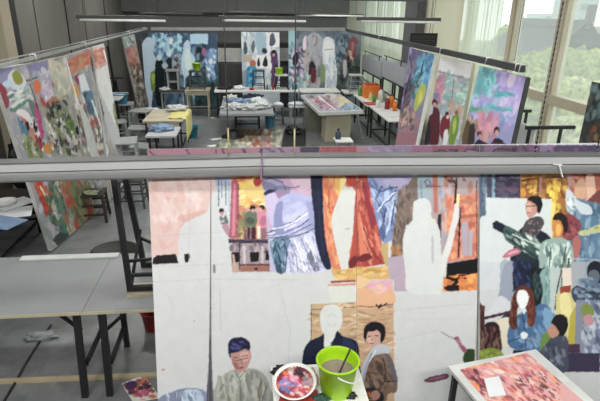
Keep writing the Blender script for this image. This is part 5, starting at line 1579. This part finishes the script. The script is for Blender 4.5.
def bottle(lab, x, y, z, r, h, m_, cap='white', grp='paint bottles on the right-hand desks', name='paint_bottle'):
    t = thing(name, lab, 'bottle', (x, y, z), grp)
    MB().lathe([(0, 0), (r, 0), (r, h*.68), (r*.9, h*.76), (r*.4, h*.86), (r*.4, h*.9), (0, h*.9)], (x, y, z), 16).build('body', m_, t)
    MB().lathe([(0, h*.9), (r*.45, h*.9), (r*.45, h), (0, h)], (x, y, z), 12).build('cap', cap, t)
ot = thing('paint_tub', 'big orange paint tub on the far right-hand desk', 'tub', (3.2, 12.9, .76))
MB().box((3.02, 12.75, .76), (3.42, 13.1, 1.08), .03).build('body', 'orange', ot); MB().box((3.05, 12.78, 1.08), (3.39, 13.07, 1.12), .01).build('lid', mat('lid_red', '#b4462c', .4), ot)
for i, (x, y, r, h, m_, cp, lb) in enumerate(((2.98, 13.15, .05, .26, 'green', 'white', 'green paint bottle left of the orange tub'), (3.3, 12.2, .07, .34, 'white', 'red', 'tall white paint bottle with a red cap'),
      (3.12, 12.1, .05, .22, 'green', 'green', 'green bottle in front of the tall white bottle'), (3.38, 11.5, .06, .3, 'orange', 'red', 'orange paint bottle on the nearer right desk'),
      (3.22, 11.3, .055, .28, 'red', 'white', 'red paint bottle with a white cap'), (3.05, 11.5, .05, .2, 'white', 'green', 'short white bottle with a green cap'), (3.33, 11.05, .05, .24, 'orange', 'white', 'orange bottle nearest the canvases'),
      (3.1, 12.45, .045, .2, 'yellow', 'white', 'yellow bottle between the tub and the tall white bottle'))):
    bottle(lb, x, y, .76, r, h, mt(m_), cp)
o = MB().box((-.16, -.2, 0), (.16, .2, .012)).build('paper_stack', 'paper'); o.location = (3.12, 10.6, .76); o.rotation_euler = (0, 0, .2); tag(o, 'white paper stack on the nearer right-hand desk', 'paper')
o = MB().box((-.14, -.18, 0), (.14, .18, .02)).build('paint_tray', mat('tray_red', '#c0504a', .5)); o.location = (3.02, 12.4+.0, .76); o.rotation_euler = (0, 0, .1)
tag(o, 'flat red paint tray at the front of the far right-hand desk', 'tray')
o.location = (3.0, 11.95, .76)
for i, (x, y) in enumerate(((2.62, 12.5), (2.72, 10.9), (2.6, 9.2))):
    pass
# dark panel before the grey column
a, b_ = aty(411, 33, 10.9), aty(437, 46.5, 10.9)
bp = thing('notice_panel', 'black slatted panel hung before the grey column', 'panel', (a.x, 10.95, b_.z))
MB().box((a.x, 10.9, b_.z), (b_.x, 10.96, a.z), .01).build('body', 'black', bp)
mb = MB()
for k_ in range(5): mb.box((a.x+.03, 10.885, b_.z+.03+k_*(a.z-b_.z-.06)/5), (b_.x-.03, 10.9, b_.z+.045+k_*(a.z-b_.z-.06)/5))
mb.build('slats', 'dkgrey', bp)
for k_ in (.2, .8): MB().tube([(a.x+(b_.x-a.x)*k_, 10.93, a.z), (a.x+(b_.x-a.x)*k_, 10.93, CE)], .004, 5).build('hanging_wire', 'dkgrey', bp)
# stand beyond the right canvases
def railstand():
    Y = 5.6; a, b_ = aty(526, 127.2, Y), aty(574.5, 127.8, Y)
    t = thing('steel_stand', 'black steel stand with a long top bar below the clear window', 'stand', ((a.x+b_.x)/2, Y, 0))
    z = (a.z+b_.z)/2
    MB().bar((a.x, Y, z), (b_.x, Y, z), .04).bar((a.x+.05, Y, z*.5), (b_.x-.17, Y, z*.5), .03).build('top_bar', 'black', t)
    for xx in (a.x+.05, b_.x-.17):
        for yy in (Y,): MB().bar((xx, yy, 0), (xx, yy, z), .03).build('leg', 'black', t)
railstand()
a, b_ = aty(515.5, 119, 6.0), aty(527.5, 127, 6.0)
t = thing('grey_board', 'grey board leaning between the lilac canvas and the black stand', 'board', (a.x, 6.05, 0))
MB().slab([Vector((a.x-.15, 6.0, .02)), Vector((b_.x-.1, 5.8, .02)), Vector((b_.x+.02, 5.85, b_.z)), Vector((a.x, 6.05, a.z))], .05).build('panel', 'pale', t)
a, b_ = aty(519, 111, 6.6), aty(531, 111.5, 6.6)
t = thing('steel_stand', 'smaller dark stand behind the lilac canvas', 'stand', (a.x, 6.6, 0))
MB().bar((a.x-.1, 6.6, a.z), (b_.x, 6.6, a.z), .04).build('top_bar', 'black', t)
for xx in (a.x-.06, b_.x-.06): MB().bar((xx, 6.6, 0), (xx, 6.6, a.z), .03).build('leg', 'black', t)
sc.view_settings.view_transform = 'Standard'; sc.view_settings.look = 'None'
sc.view_settings.gamma = 1; sc.view_settings.use_curve_mapping = False
sc.view_settings.exposure = 0.04
sc.cycles.use_denoising = True
sc.cycles.max_bounces = 8; sc.cycles.transparent_max_bounces = 12
